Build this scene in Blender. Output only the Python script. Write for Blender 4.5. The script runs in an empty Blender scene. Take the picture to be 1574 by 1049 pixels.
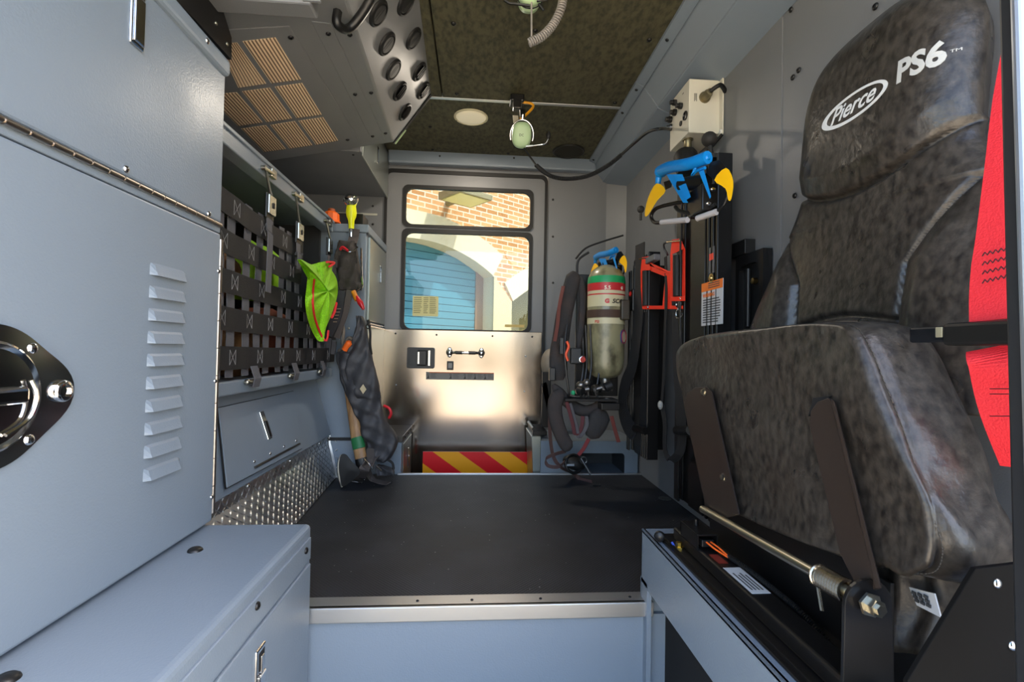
import bpy, bmesh, math, random
from mathutils import Vector as V, Matrix
R = random.Random(7)
S = bpy.context.scene
C = S.collection
PI = math.pi
# ------------------------------------------------------------ camera
F = 743.0
CAM = V((0, 0, .66))
d = V((-54/F, -13.5/F, -1)).normalized()            # world +Y seen from the camera
xz = (-54/F*1 + -13.5/F*-.02)
xc = V((1, -.02, xz)); xc = (xc - d*xc.dot(d)).normalized()
zc = xc.cross(d).normalized()
M = Matrix((xc, d, zc))                              # camera -> world (rows = world axes in camera space)
cam = bpy.data.cameras.new('camera'); camo = bpy.data.objects.new('camera', cam); C.objects.link(camo)
camo.matrix_world = Matrix.Translation(CAM) @ M.to_4x4()
cam.sensor_width = 36; cam.lens = F/1574*36; cam.clip_start = .02; cam.clip_end = 200
S.camera = camo
def ray(px, py): return M @ V(((px-787)/F, (524.5-py)/F, -1))
def AY(px, py, y): r = ray(px, py); return CAM + r*(y/r.y)
def AX(px, py, x): r = ray(px, py); return CAM + r*(x/r.x)
def AZ(px, py, z): r = ray(px, py); return CAM + r*((z-CAM.z)/r.z)
def AP(px, py, o, n): r = ray(px, py); o = V(o); n = V(n); return CAM + r*((o-CAM).dot(n)/r.dot(n))
# ------------------------------------------------------------ materials
def lin(h):
    h = h.lstrip('#'); o = []
    for i in (0, 2, 4):
        c = int(h[i:i+2], 16)/255; o.append(c/12.92 if c <= .04045 else ((c+.055)/1.055)**2.4)
    return (*o, 1)
MATS = {}
def mat(name, col, rough=.5, metal=0, bump=None, det=4, mottle=None, spec=None, coat=0, rvar=None, alpha=None, emit=None, trans=0, aniso=0):
    if name in MATS: return MATS[name]
    m = bpy.data.materials.new(name); m.use_nodes = True; nt = m.node_tree; N = nt.nodes; L = nt.links
    b = N['Principled BSDF']; c = lin(col)
    b.inputs['Base Color'].default_value = c; b.inputs['Roughness'].default_value = rough; b.inputs['Metallic'].default_value = metal
    if spec is not None: b.inputs['Specular IOR Level'].default_value = spec
    if coat: b.inputs['Coat Weight'].default_value = coat; b.inputs['Coat Roughness'].default_value = .15
    if trans: b.inputs['Transmission Weight'].default_value = trans
    if aniso: b.inputs['Anisotropic'].default_value = aniso
    if emit: b.inputs['Emission Color'].default_value = c; b.inputs['Emission Strength'].default_value = emit
    tc = N.new('ShaderNodeTexCoord')
    def noise(scale, detail=3, stretch=None):
        n = N.new('ShaderNodeTexNoise'); n.inputs['Scale'].default_value = scale; n.inputs['Detail'].default_value = detail
        if stretch:
            mp = N.new('ShaderNodeMapping'); mp.inputs['Scale'].default_value = stretch
            L.new(tc.outputs['Object'], mp.inputs['Vector']); L.new(mp.outputs[0], n.inputs['Vector'])
        else: L.new(tc.outputs['Object'], n.inputs['Vector'])
        return n
    if mottle:                                      # (other colour, scale, lo, hi[, stretch])
        n = noise(mottle[1], 5, mottle[4] if len(mottle) > 4 else None)
        r = N.new('ShaderNodeMapRange'); r.inputs['From Min'].default_value = mottle[2]; r.inputs['From Max'].default_value = mottle[3]
        L.new(n.outputs['Fac'], r.inputs['Value'])
        x = N.new('ShaderNodeMix'); x.data_type = 'RGBA'; x.inputs['A'].default_value = c; x.inputs['B'].default_value = lin(mottle[0])
        L.new(r.outputs[0], x.inputs['Factor']); L.new(x.outputs['Result'], b.inputs['Base Color'])
    if bump:                                        # (scale, strength, distance[, stretch])
        n = noise(bump[0], det, bump[3] if len(bump) > 3 else None)
        u = N.new('ShaderNodeBump'); u.inputs['Strength'].default_value = bump[1]; u.inputs['Distance'].default_value = bump[2]
        L.new(n.outputs['Fac'], u.inputs['Height']); L.new(u.outputs[0], b.inputs['Normal'])
    if rvar:                                        # (scale, lo, hi[, stretch])
        n = noise(rvar[0], min(det, 2), rvar[3] if len(rvar) > 3 else None)
        r = N.new('ShaderNodeMapRange'); r.inputs['From Min'].default_value = .3; r.inputs['From Max'].default_value = .7
        r.inputs['To Min'].default_value = rvar[1]; r.inputs['To Max'].default_value = rvar[2]
        L.new(n.outputs['Fac'], r.inputs['Value']); L.new(r.outputs[0], b.inputs['Roughness'])
    MATS[name] = m; return m
paint = mat('grey_paint', '#7a8692', .42, bump=(260, .22, .002), rvar=(6, .3, .42))
paintw = mat('grey_paint_warm_shade', '#75777a', .40, bump=(300, .2, .002), rvar=(5, .38, .5))  # same grey paint, with the darker, warmer light put into its colour
black = mat('black_plastic', '#161616', .4)
blackm = mat('black_metal', '#1b1a1a', .33, .3, bump=(400, .1, .001))
rubber = mat('black_rubber', '#141414', .6)
chrome = mat('chrome', '#dcdcdc', .12, 1)
hingem = mat('hinge_steel', '#b5aca2', .32, 1)
zinc = mat('zinc', '#b9b6a8', .3, 1)
steel = mat('brushed_steel', '#a99d91', .24, 1, det=0, bump=(4.2, .35, .012, (1, 1, .03)), rvar=(5, .12, .2, (1, 1, .3)))
alu = mat('aluminium', '#c8cacb', .35, .9)
strapm = mat('black_webbing', '#19191b', .75, bump=(350, .6, .002))
strapg = mat('grey_webbing', '#58585d', .75, bump=(350, .6, .002))
cloth = mat('black_cloth', '#343437', .62, bump=(60, .4, .004), mottle=('#454549', 9, .4, .7))
darkin = mat('dark_inside', '#101011', .8)
red = mat('red_plastic', '#e8341f', .38)
blue = mat('blue_plastic', '#0f86d6', .35)
yellow = mat('yellow_plastic', '#f7bd10', .35)
white = mat('white_paint', '#dcdcd6', .5)
leather = mat('black_leather', '#423d37', .33, bump=(55, .45, .004), mottle=('#1f1c1a', 75, .36, .70, (1, 1.1, .7)), rvar=(12, .26, .4))
# ------------------------------------------------------------ mesh building
def catmull(pts, n=6, closed=False):
    P = [V(p) for p in pts]; m = len(P); out = []
    for i in range(m if closed else m-1):
        a, b, c, e = (P[(i-1) % m], P[i], P[(i+1) % m], P[(i+2) % m]) if closed else (P[max(i-1, 0)], P[i], P[i+1], P[min(i+2, m-1)])
        for k in range(n):
            t = k/n
            out.append(.5*((2*b) + (c-a)*t + (2*a-5*b+4*c-e)*t*t + (3*b-a-3*c+e)*t**3))
    if not closed: out.append(P[-1].copy())
    return out
def pick(L, i, m):
    f = i/(m-1)*(len(L)-1); k = min(int(f), len(L)-2); return L[k]+(L[k+1]-L[k])*(f-k)
class MB:
    def __init__(s): s.bm = bmesh.new()
    def add(s, vs, fs, smooth=False):
        v = [s.bm.verts.new(p) for p in vs]
        for f in fs:
            try: q = s.bm.faces.new([v[i] for i in f]); q.smooth = smooth
            except ValueError: pass
        return s
    def solid(s, vs, fs, bev=0, smooth=False, segs=2):
        t = bmesh.new(); v = [t.verts.new(p) for p in vs]
        for f in fs: t.faces.new([v[i] for i in f])
        bmesh.ops.recalc_face_normals(t, faces=t.faces)
        if bev:
            es = [e for e in t.edges if len(e.link_faces) == 2 and e.calc_face_angle(0) > .5]
            bmesh.ops.bevel(t, geom=es, offset=bev, segments=segs, profile=.5, affect='EDGES')
        t.verts.index_update()
        s.add([q.co.copy() for q in t.verts], [[q.index for q in f.verts] for f in t.faces], smooth)
        t.free(); return s
    def box(s, x0, x1, y0, y1, z0, z1, bev=0, segs=2):
        a = [(x, y, z) for x in (x0, x1) for y in (y0, y1) for z in (z0, z1)]
        return s.solid(a, HEX, bev, segs=segs)
    def hexa(s, near, far, bev=0):                   # two matching quads (4 points each)
        n = [V(p) for p in near]; f = [V(p) for p in far]
        return s.solid(n+f, [(0, 1, 2, 3), (7, 6, 5, 4), (0, 4, 5, 1), (1, 5, 6, 2), (2, 6, 7, 3), (3, 7, 4, 0)], bev)
    def prism(s, pts, vec, bev=0, smooth=False):
        n = len(pts); p = [V(q) for q in pts]; vec = V(vec)
        fs = [tuple(range(n)), tuple(reversed(range(n, 2*n)))]+[(i, i+n, (i+1) % n+n, (i+1) % n) for i in range(n)]
        return s.solid(p+[q+vec for q in p], fs, bev, smooth)
    def rings(s, rs, cap0=True, cap1=True, smooth=True):
        n = len(rs[0]); vs = [p for r in rs for p in r]; fs = []
        for k in range(len(rs)-1):
            for i in range(n): j = (i+1) % n; fs.append((k*n+i, k*n+j, (k+1)*n+j, (k+1)*n+i))
        if cap0: fs.append(tuple(reversed(range(n))))
        if cap1: fs.append(tuple(range((len(rs)-1)*n, len(rs)*n)))
        return s.add(vs, fs, smooth)
    def lathe(s, o, axis, prof, n=24, smooth=True, ang=0):
        o = V(o); a = V(axis).normalized(); u = a.orthogonal().normalized(); w = a.cross(u)
        return s.rings([[o + a*h + (u*math.cos(ang+2*PI*i/n)+w*math.sin(ang+2*PI*i/n))*r for i in range(n)] for r, h in prof], smooth=smooth)
    def cyl(s, a, b, r, r2=None, n=16, bev=0):
        a = V(a); b = V(b); L = (b-a).length; r2 = r if r2 is None else r2
        if bev: return s.lathe(a, b-a, [(r-bev, 0), (r, bev), (r2, L-bev), (r2-bev, L)], n)
        t = s.lathe(a, b-a, [(r, 0), (r2, L)], n)
        return t
    def tube(s, pts, r, n=8, closed=False, flat=None):
        P = [V(p) for p in pts]; m = len(P); rs = []; up = None
        for i in range(m):
            a = P[(i-1) % m] if closed or i else P[i]; b = P[(i+1) % m] if closed or i < m-1 else P[i]
            t = (b-a); t = t.normalized() if t.length > 1e-9 else V((0, 0, 1))
            if up is None: up = t.orthogonal().normalized()
            up = (up - t*up.dot(t)); up = up.normalized() if up.length > 1e-6 else t.orthogonal().normalized()
            w = t.cross(up); q = pick(r, i, m) if isinstance(r, (list, tuple)) else r
            rs.append([P[i] + (up*math.cos(2*PI*k/n)+w*math.sin(2*PI*k/n))*q for k in range(n)])
        if closed: rs.append(rs[0]); return s.rings(rs, False, False)
        return s.rings(rs)
    def ribbon(s, pts, wdir, w, th=.0015):           # flat strap: wdir one vector or one per point
        P = [V(p) for p in pts]; m = len(P); rs = []
        for i in range(m):
            t = (P[min(i+1, m-1)]-P[max(i-1, 0)]).normalized(); d_ = V(wdir[min(i, len(wdir)-1)] if isinstance(wdir, list) else wdir)
            d_ = (d_ - t*d_.dot(t)).normalized(); nn = t.cross(d_)
            ww = pick(w, i, m) if isinstance(w, list) else w
            rs.append([P[i]+d_*ww/2+nn*th/2, P[i]-d_*ww/2+nn*th/2, P[i]-d_*ww/2-nn*th/2, P[i]+d_*ww/2-nn*th/2])
        return s.rings(rs, smooth=False)
    def ell(s, c, rx, ry, rz, n=16, m=10, rot=None):
        c = V(c); rs = []
        for j in range(m+1):
            a = -PI/2+PI*j/m; q = max(math.cos(a), .001)
            rs.append([c+((rot @ V((rx*q*math.cos(2*PI*i/n), ry*q*math.sin(2*PI*i/n), rz*math.sin(a)))) if rot else V((rx*q*math.cos(2*PI*i/n), ry*q*math.sin(2*PI*i/n), rz*math.sin(a)))) for i in range(n)])
        return s.rings(rs)
    def torus(s, c, axis, Rr, r, n=28, m=8):
        c = V(c); a = V(axis).normalized(); u = a.orthogonal().normalized(); w = a.cross(u)
        return s.tube([c+(u*math.cos(2*PI*i/n)+w*math.sin(2*PI*i/n))*Rr for i in range(n)], r, m, True)
    def coil(s, path, Rr, r, turns, n=5, seg=10):
        P = [V(p) for p in path]; cum = [0]
        for i in range(1, len(P)): cum.append(cum[-1]+(P[i]-P[i-1]).length)
        T = cum[-1]; out = []; up = None; j = 1; N_ = int(turns*seg)
        for k in range(N_+1):
            q = T*k/N_
            while j < len(P)-1 and cum[j] < q: j += 1
            t = (P[j]-P[j-1]); f = (q-cum[j-1])/max(t.length, 1e-9); p = P[j-1]+t*f; t = t.normalized()
            if up is None: up = t.orthogonal().normalized()
            up = (up-t*up.dot(t)).normalized(); w = t.cross(up); a = 2*PI*k/seg
            out.append(p+(up*math.cos(a)+w*math.sin(a))*Rr)
        return s.tube(out, r, n)
    def frame(s, outer, inner, vec):                 # two point loops with equal counts, extruded by vec
        n = len(outer); vec = V(vec); vs = list(outer)+list(inner)+[p+vec for p in outer]+[p+vec for p in inner]; fs = []
        for i in range(n):
            j = (i+1) % n
            fs += [(i, j, n+j, n+i), (2*n+i, 3*n+i, 3*n+j, 2*n+j), (i, 2*n+i, 2*n+j, j), (n+i, n+j, 3*n+j, 3*n+i)]
        return s.add(vs, fs)
    def build(s, name, m, parent=None, label=None):
        me = bpy.data.meshes.new(name)
        bmesh.ops.recalc_face_normals(s.bm, faces=s.bm.faces)
        for e in ([] if m in (leather, cloth) else s.bm.edges):
            if len(e.link_faces) == 2 and e.calc_face_angle(0) > .85: e.smooth = False
        s.bm.to_mesh(me); s.bm.free()
        for x in (m if isinstance(m, (list, tuple)) else [m]): me.materials.append(x)
        o = bpy.data.objects.new(name, me); C.objects.link(o)
        if parent:
            o.parent = parent; o.matrix_parent_inverse = Matrix.Translation(-parent.location)
        if label: o['label'] = label
        return o
HEX = [(0, 1, 3, 2), (4, 6, 7, 5), (0, 4, 5, 1), (2, 3, 7, 6), (0, 2, 6, 4), (1, 5, 7, 3)]
def thing(name, label, cat, loc, group=None):
    o = bpy.data.objects.new(name, None); C.objects.link(o); o.location = V(loc); o.empty_display_size = .05
    o['label'] = label; o['category'] = cat
    if group: o['group'] = group
    return o
def tag(o, label, cat, group=None):
    o['label'] = label; o['category'] = cat
    if group: o['group'] = group
    return o
def struct(o, label=None): 
    o['kind'] = 'structure'
    if label: o['label'] = label
    return o
def dup(root, delta, label=None, parent=None):
    r = root.copy(); C.objects.link(r); r.location = root.location+V(delta)
    if label: r['label'] = label
    for ch in root.children:
        c = ch.copy(); C.objects.link(c); c.parent = r
        for g in ch.children: e = g.copy(); C.objects.link(e); e.parent = c
    return r
def rrect(x0, x1, z0, z1, r, y, n=6, plane='xz'):
    out = []
    for cx, cz, a0 in ((x1-r, z1-r, 0), (x0+r, z1-r, 90), (x0+r, z0+r, 180), (x1-r, z0+r, 270)):
        for k in range(n+1):
            a = math.radians(a0+90*k/n); q = (cx+r*math.cos(a), cz+r*math.sin(a))
            out.append(V((q[0], y, q[1])) if plane == 'xz' else V((y, q[0], q[1])))
    return out
def srect(x0, x1, z0, z1, y, n=6, plane='xz'):       # square corners, same point count as rrect
    out = []
    for cx, cz, sx, sz in ((x1, z1, 0, 1), (x0, z1, -1, 0), (x0, z0, 0, -1), (x1, z0, 1, 0)):
        out += [V((cx, y, cz)) if plane == 'xz' else V((y, cx, cz))]*(n+1)
    return [p.copy() for p in out]
_sc = {}
def screw(p, n, parent, r=.006, m=None, dome=True, name='screw'):
    p = V(p); n = V(n).normalized(); m = m or black; b = MB()
    b.lathe(p, n, [(r, 0), (r, r*.25), (r*.75, r*.55), (r*.4, r*.62), (r*.38, r*.3), (.0002, r*.3)] if dome else [(r, 0), (r, r*.3), (r*.8, r*.4)], 10)
    return b.build(name, m, parent)
def text(s, size, o, u, v, m, name, parent, depth=.0004, shear=0, align='LEFT', sx=1, fn=None, bold=0, sub=0):
    cu = bpy.data.curves.new('t', 'FONT'); cu.body = s; cu.size = size; cu.align_x = align; cu.shear = shear; cu.extrude = depth/2; cu.offset = bold; cu.resolution_u = 3
    ob = bpy.data.objects.new('t', cu); C.objects.link(ob); bpy.context.view_layer.update()
    me = bpy.data.meshes.new_from_object(ob.evaluated_get(bpy.context.evaluated_depsgraph_get())); bpy.data.objects.remove(ob)
    bm = bmesh.new(); bm.from_mesh(me)
    if sub: bmesh.ops.triangulate(bm, faces=bm.faces); bmesh.ops.subdivide_edges(bm, edges=[e for e in bm.edges if e.calc_length() > size*.15], cuts=sub)
    bm.to_mesh(me); bm.free()
    o = V(o) if o is not None else None; 
    if fn is None: u = V(u).normalized(); v = V(v).normalized(); n = u.cross(v)
    for q in me.vertices: q.co = fn(q.co.x*sx, q.co.y, q.co.z) if fn else o+u*q.co.x*sx+v*q.co.y+n*(q.co.z+depth/2)
    me.materials.clear(); me.materials.append(m)
    r = bpy.data.objects.new(name, me); C.objects.link(r)
    if parent:
        r.parent = parent; r.matrix_parent_inverse = Matrix.Translation(-parent.location)
    return r
SKY, SUN, EXPO, DOME = .82, 16, 0.32, 7
# ------------------------------------------------------------ shell of the cab
XR = .90; YD = 3.0; ZC = 1.86; YN = 1.26; YF = 2.58; XP = -.64
matm = mat('ribbed_mat', '#1d1f23', .55, mottle=('#2c2e33', 5, .4, .75), spec=.4)
def mat_dots(m):                                      # raised dot texture of the rubber floor mat
    nt = m.node_tree; N = nt.nodes; L = nt.links; b = N['Principled BSDF']; tc = N['Texture Coordinate']
    mp = N.new('ShaderNodeMapping'); mp.inputs['Rotation'].default_value = (0, 0, PI/4); L.new(tc.outputs['Object'], mp.inputs['Vector'])
    vo = N.new('ShaderNodeTexVoronoi'); vo.inputs['Scale'].default_value = 120; vo.inputs['Randomness'].default_value = 0; L.new(mp.outputs[0], vo.inputs['Vector'])
    u = N.new('ShaderNodeBump'); u.inputs['Strength'].default_value = .7; u.inputs['Distance'].default_value = .003; u.invert = True
    L.new(vo.outputs['Distance'], u.inputs['Height']); L.new(u.outputs[0], b.inputs['Normal'])
mat_dots(matm)
b = MB(); b.box(-1.25, XR, YN+.02, YF, -.03, 0); struct(b.build('floor', matm), 'black rubber floor mat with fine raised dots')
b = MB(); b.box(-1.25, XR+.1, YN, YF, -.36, -.03); struct(b.build('trim_1', paint), 'grey painted riser below the floor mat')
al = struct(MB().box(-.47, .475, YN-.012, YN+.045, -.004, .008, .003).box(-.47, .475, YN-.014, YN-.0005, -.03, .008, .002).build('trim_2', alu), 'silver aluminium nosing along the near edge of the mat')
for x in (-.44, -.14, .0, .18, .42): screw((x, YN+.015, .008), (0, 0, 1), al, .004, darkin)
struct(MB().box(-.40, .93, YF-.012, YF+.006, -.02, .006, .002).build('trim_3', alu), 'thin silver edge strip along the far edge of the mat')
grit = mat('grit', '#2b2a29', .8, mottle=('#6c6a66', 60, .5, .7), bump=(120, .8, .006))
struct(MB().box(-1.2, 1.1, .2, YN, -.40, -.36).build('floor_step', grit), 'dark gritty step surface below the riser')
struct(MB().box(-1.2, 1.0, YF, YD+.1, -.40, -.36).build('floor_well', grit), 'dark step well in front of the far door')
specks = MB()                                        # lint and crumbs on the mat
for i in range(90):
    x = R.uniform(-.6, .85); y = R.uniform(YN+.06, YF-.03); a = R.uniform(0, PI); q = R.uniform(.0010, .0028)
    specks.prism([(x+q*math.cos(a+k*2.1), y+q*math.sin(a+k*2.1), .0003) for k in range(3)], (0, 0, .0008))
o = specks.build('floor_lint', mat('lint', '#8d8d8a', .9)); o['kind'] = 'stuff'; tag(o, 'pale lint specks scattered on the black floor mat', 'lint')
o = MB().lathe(AZ(1022, 767, .001), (0, 0, 1), [(.028, 0), (.028, .002), (.02, .003)], 24).build('floor_plug', mat('worn_plug', '#4a4947', .5)); tag(o, 'small round metal plug in the far right of the mat', 'plug')
# right wall: two skins with a seam
rw = struct(MB().box(XR, XR+.06, 1.38, YD+.1, -.4, 2.0).box(XR+.003, XR+.06, .12, 1.377, -.4, 2.0).build('wall_right', paintw), 'grey textured metal side wall of the cab')
for px, py in ((1216, 15), (1219, 119), (1228, 108), (1222, 301), (1346, 10), (1082, 118), (1094, 108), (1075, 300)): screw(AX(px, py, XR), (-1, 0, 0), rw, .008)
for px, py in ((1010, 635), (1003, 655)): screw(AX(px, py, XR), (-1, 0, 0), rw, .006)
# ceiling
vinyl = mat('headliner', '#56533c', .7, mottle=('#3a3829', 60, .40, .66, (1, .5, 1)), bump=(30, .5, .004))
cl = struct(MB().box(-.25, .70, 2.312, YD, ZC, ZC+.05, .003).box(-.185, .70, .1, 2.30, ZC, ZC+.05, .004).box(-.6, -.19, .1, 2.30, ZC, ZC+.05, .004).box(-1.3, -.25, 2.312, YD, ZC, ZC+.05).build('ceiling', vinyl), 'olive leathery headliner panels')
for px, py in ((697, 36), (823, 47), (702, 144), (661, 195), (665, 230), (781, 236), (945, 158), (998, 61)):
    p = AZ(px, py, ZC); screw(p, (0, 0, -1), cl, .010, black)
jt = struct(MB().box(-.25, .70, 2.296, 2.316, ZC-.003, ZC+.02, .001).build('trim_4', alu), 'thin bright joint strip across the headliner')
o = thing('dome_light', 'oval cream dome light set in the olive headliner', 'light', AZ(724, 180, ZC))
p = AZ(724, 180, ZC); lensm = mat('cream_lens', '#e8dcbc', .4, emit=.25)
MB().lathe(p, (0, 0, -1), [(.088, 0), (.088, .004), (.08, .007), (.078, .002)], 32).build('bezel', mat('cream_rim', '#d7cfae', .5), o)
MB().lathe(p, (0, 0, -1), [(.078, .001), (.074, .006), (.05, .0075), (.001, .008)], 32).build('lens', lensm, o)
for a in (.6, 2.7): screw(p+V((.083*math.cos(a), .083*math.sin(a), -.006)), (0, 0, -1), o, .003)
p = AZ(874, 232, ZC); o = thing('ceiling_speaker', 'round black speaker grille in the far right headliner corner', 'speaker', p)
g = MB(); g.torus(p+V((0, 0, -.004)), (0, 0, 1), .09, .007, 32); g.build('speaker_ring', mat('dark_ring', '#1d1c17', .5), o)
g = MB(); g.lathe(p, (0, 0, -1), [(.088, 0), (.085, .006), (.03, .009), (.001, .01)], 32)
g.build('grille', mat('speaker_cloth', '#26251c', .8, bump=(500, .7, .003)), o)
# cornice on the right: headliner edge, sloped duct, lower band
def run(poly, y0, y1): return [(x, y0, z) for x, z in poly], [(x, y1, z) for x, z in poly]
b = MB()
for y0, y1 in ((.1, 2.056), (2.06, YD)):
    n, f = run([(.675, ZC+.05), (.675, ZC-.012), (.712, ZC-.03), (.725, ZC+.05)], y0, y1); b.hexa(n, f, .003)
    n, f = run([(.713, ZC+.05), (.713, ZC-.034), (.775, ZC-.115), (.90, ZC+.05)], y0, y1); b.hexa(n, f, .004)
    n, f = run([(.772, ZC-.05), (.772, ZC-.118), (.903, ZC-.175), (.903, ZC-.05)], y0, y1); b.hexa(n, f, .004)
cn = struct(b.build('trim_5', paint), 'grey folded metal duct running along the ceiling edge')
for y in (2.31, 2.10, 1.75, 1.3, 2.9): screw((.69, y, ZC-.021), (-.4, 0, -1), cn, .007)
# wall with the far door
T = paintw
dL, dR, dT = -.585, .425, 1.765
bw = MB(); bw.box(-1.3, dL, YD, YD+.08, -.4, 2.0); bw.box(dR, XR+.05, YD, YD+.08, -.4, 2.0); bw.box(dL, dR, YD, YD+.08, dT, 2.0)
bw = struct(bw.build('wall_back', T), 'grey metal wall around the far side door')
n, f = run([(-.6, 1.92), (-.6, ZC-.012), (.72, ZC-.012), (.72, 1.92)], YD-.035, YD-.03)
so = struct(MB().box(-.56, .72, YD-.055, YD, ZC-.075, ZC+.02, .012).build('trim_6', paint), 'grey soffit strip above the far door')
for px, py in ((676, 240), (790, 243)): screw(AY(px, py, YD-.055), (0, -1, 0), so, .006)
struct(MB().prism([(.80, YD-.002, -.4), (.90, YD-.10, -.4), (.91, YD, -.4)], (0, 0, 2.2)).build('trim_7', T), 'angled corner post right of the far door')
for py in (307, 364, 435, 520): screw(AY(850, py, YD), (0, -1, 0), bw, .007)
for px, py in ((573, 317), (573, 345), (486, 337)): screw(AY(px, py, YD), (0, -1, 0), bw, .007)
MB().box(AY(482, 327, YD).x, AY(580, 327, YD).x, YD-.004, YD, AY(482, 328, YD).z, AY(482, 325, YD).z).build('wall_ledge', mat('pale_caulk', '#b5b5a8', .6), bw)
# door leaf
DX0, DX1 = -.572, .412
Y0 = YD-.005; Y1 = YD+.05
WX0 = (AY(620, 430, YD).x+AY(622, 360, YD).x)/2-.008; WX1 = AY(814, 430, YD).x+.008
Wz0 = .775; Wz1 = AY(716, 358, YD).z+.006; Uz0 = AY(716, 349, YD).z-.008; Uz1 = AY(716, 292, YD).z+.008; zm = (Wz1+Uz0)/2
b = MB()
b.frame(srect(DX0, DX1, zm, 1.745, Y0), rrect(WX0, WX1, Uz0, Uz1, .03, Y0), (0, .05, 0))
b.frame(srect(DX0, DX1, Wz0-.06, zm, Y0), rrect(WX0, WX1, Wz0-.01, Wz1, .03, Y0), (0, .05, 0))
b.box(DX0, DX1, Y0, Y1, -.35, Wz0-.06)
door = struct(b.build('door_1', T), 'far side cab door with two windows')
g = MB(); g.frame(rrect(dL+.002, dR-.002, -.36, dT-.002, .04, YD-.012), rrect(DX0+.006, DX1-.006, -.35, 1.74, .03, YD-.012), (0, .02, 0)); g.build('door_seal', rubber, door)
g = MB(); g.frame(rrect(WX0-.006, WX1+.006, Uz0-.006, Uz1+.006, .034, YD-.014), rrect(WX0+.014, WX1-.012, Uz0+.010, Uz1-.014, .045, YD-.014), (0, .03, 0)); g.build('window_gasket', rubber, door)
g = MB(); g.frame(rrect(WX0-.006, WX1+.006, Wz0-.004, Wz1+.006, .034, YD-.014), rrect(WX0+.016, WX1-.014, Wz0+.008, Wz1-.018, .045, YD-.014), (0, .03, 0)); g.build('window_gasket', rubber, door)
def glass():
    m = bpy.data.materials.new('window_glass'); m.use_nodes = True; nt = m.node_tree; N = nt.nodes; L = nt.links
    for n in list(N): N.remove(n)
    o = N.new('ShaderNodeOutputMaterial'); t = N.new('ShaderNodeBsdfTransparent'); t.inputs[0].default_value = (.48, .51, .50, 1)
    g = N.new('ShaderNodeBsdfGlossy'); g.inputs['Roughness'].default_value = .02; mx = N.new('ShaderNodeMixShader'); fr = N.new('ShaderNodeFresnel'); fr.inputs[0].default_value = 1.45
    L.new(fr.outputs[0], mx.inputs[0]); L.new(t.outputs[0], mx.inputs[1]); L.new(g.outputs[0], mx.inputs[2]); L.new(mx.outputs[0], o.inputs[0]); return m
glassm = glass()
MB().box(WX0, WX1, YD+.004, YD+.008, Wz0-.01, Wz1).build('window_pane', glassm, door)
MB().box(WX0, WX1, YD+.004, YD+.008, Uz0, Uz1).build('window_pane', glassm, door)
sx0, sz0 = AY(634, 484, YD).x, AY(634, 486, YD).z; sx1, sz1 = AY(674, 455, YD).x, AY(674, 456, YD).z
g = MB(); g.prism(rrect(sx0, sx1, sz0, sz1, .006, YD+.001), (0, .002, 0)); lb = g.build('window_sticker', mat('sticker_yellow', '#c9c48e', .6), door, 'small yellow sticker with printed rows')
ink = mat('dark_ink', '#6b6a4c', .7); g = MB()
for i in range(9):
    z = sz1-.012-i*(sz1-sz0-.02)/9
    for a, c in ((.04, .36), (.42, .62), (.66, .92)):
        g.box(sx0+(sx1-sx0)*a, sx0+(sx1-sx0)*(c-R.uniform(0, .08)), YD, YD+.001, z, z+.004)
g.build('sticker_print', ink, lb)
MB().box(AY(776, 500, YD).x, AY(806, 500, YD).x, YD, YD+.003, AY(776, 503, YD).z, AY(776, 499, YD).z).build('window_sticker', mat('sticker_tan', '#c9b06a', .6), door)
# brushed lining
lin_ = MB(); lin_.box(DX0+.008, DX1-.012, YD-.026, YD-.008, -.33, AY(716, 509, YD).z, .002)
ln = lin_.build('door_lining', steel, door, 'brushed stainless steel lining')
for px, py in ((608, 513), (671, 515), (757, 517), (818, 518), (808, 548), (806, 602), (811, 680), (609, 592), (612, 670)): screw(AY(px, py, YD-.026), (0, -1, 0), ln, .006, chrome if py > 530 else black)
redt = mat('reflective_red', '#e31b23', .35); yelt = mat('reflective_yellow', '#f6a915', .35, bump=(200, .2, .001))
cx0, cx1 = AY(650, 700, YD-.028).x, AY(827, 700, YD-.028).x; cz1 = AY(740, 695, YD-.028).z; cz0 = cz1-.15
hy = YD-.029; ch = MB(); ch.box(cx0, cx1, hy, YD-.026, cz0, cz1); tape = ch.build('chevron_tape', redt, door, 'red and yellow striped reflective tape')
W = cx1-cx0; yb = MB(); sl = .30*1.0; per = W*.443
for k in (-1, 0, 1, 2):
    a = cx0+W*.083+k*per; P = [(a, cz1), (a+W*.222, cz1), (a+W*.222+.21, cz0), (a+.21, cz0)]
    out = []
    def clip(P, xb, keep):
        o = []
        for i in range(len(P)):
            p, q = P[i], P[(i+1) % len(P)]; ip = keep(p[0]); iq = keep(q[0])
            if ip: o.append(p)
            if ip != iq: t = (xb-p[0])/(q[0]-p[0]); o.append((xb, p[1]+t*(q[1]-p[1])))
        return o
    P = clip(P, cx0, lambda x: x >= cx0); P = clip(P, cx1, lambda x: x <= cx1) if P else P
    if len(P) > 2: yb.prism([(x, hy-.0006, z) for x, z in P], (0, .0006, 0))
yb.build('yellow_stripe', yelt, tape)
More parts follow.
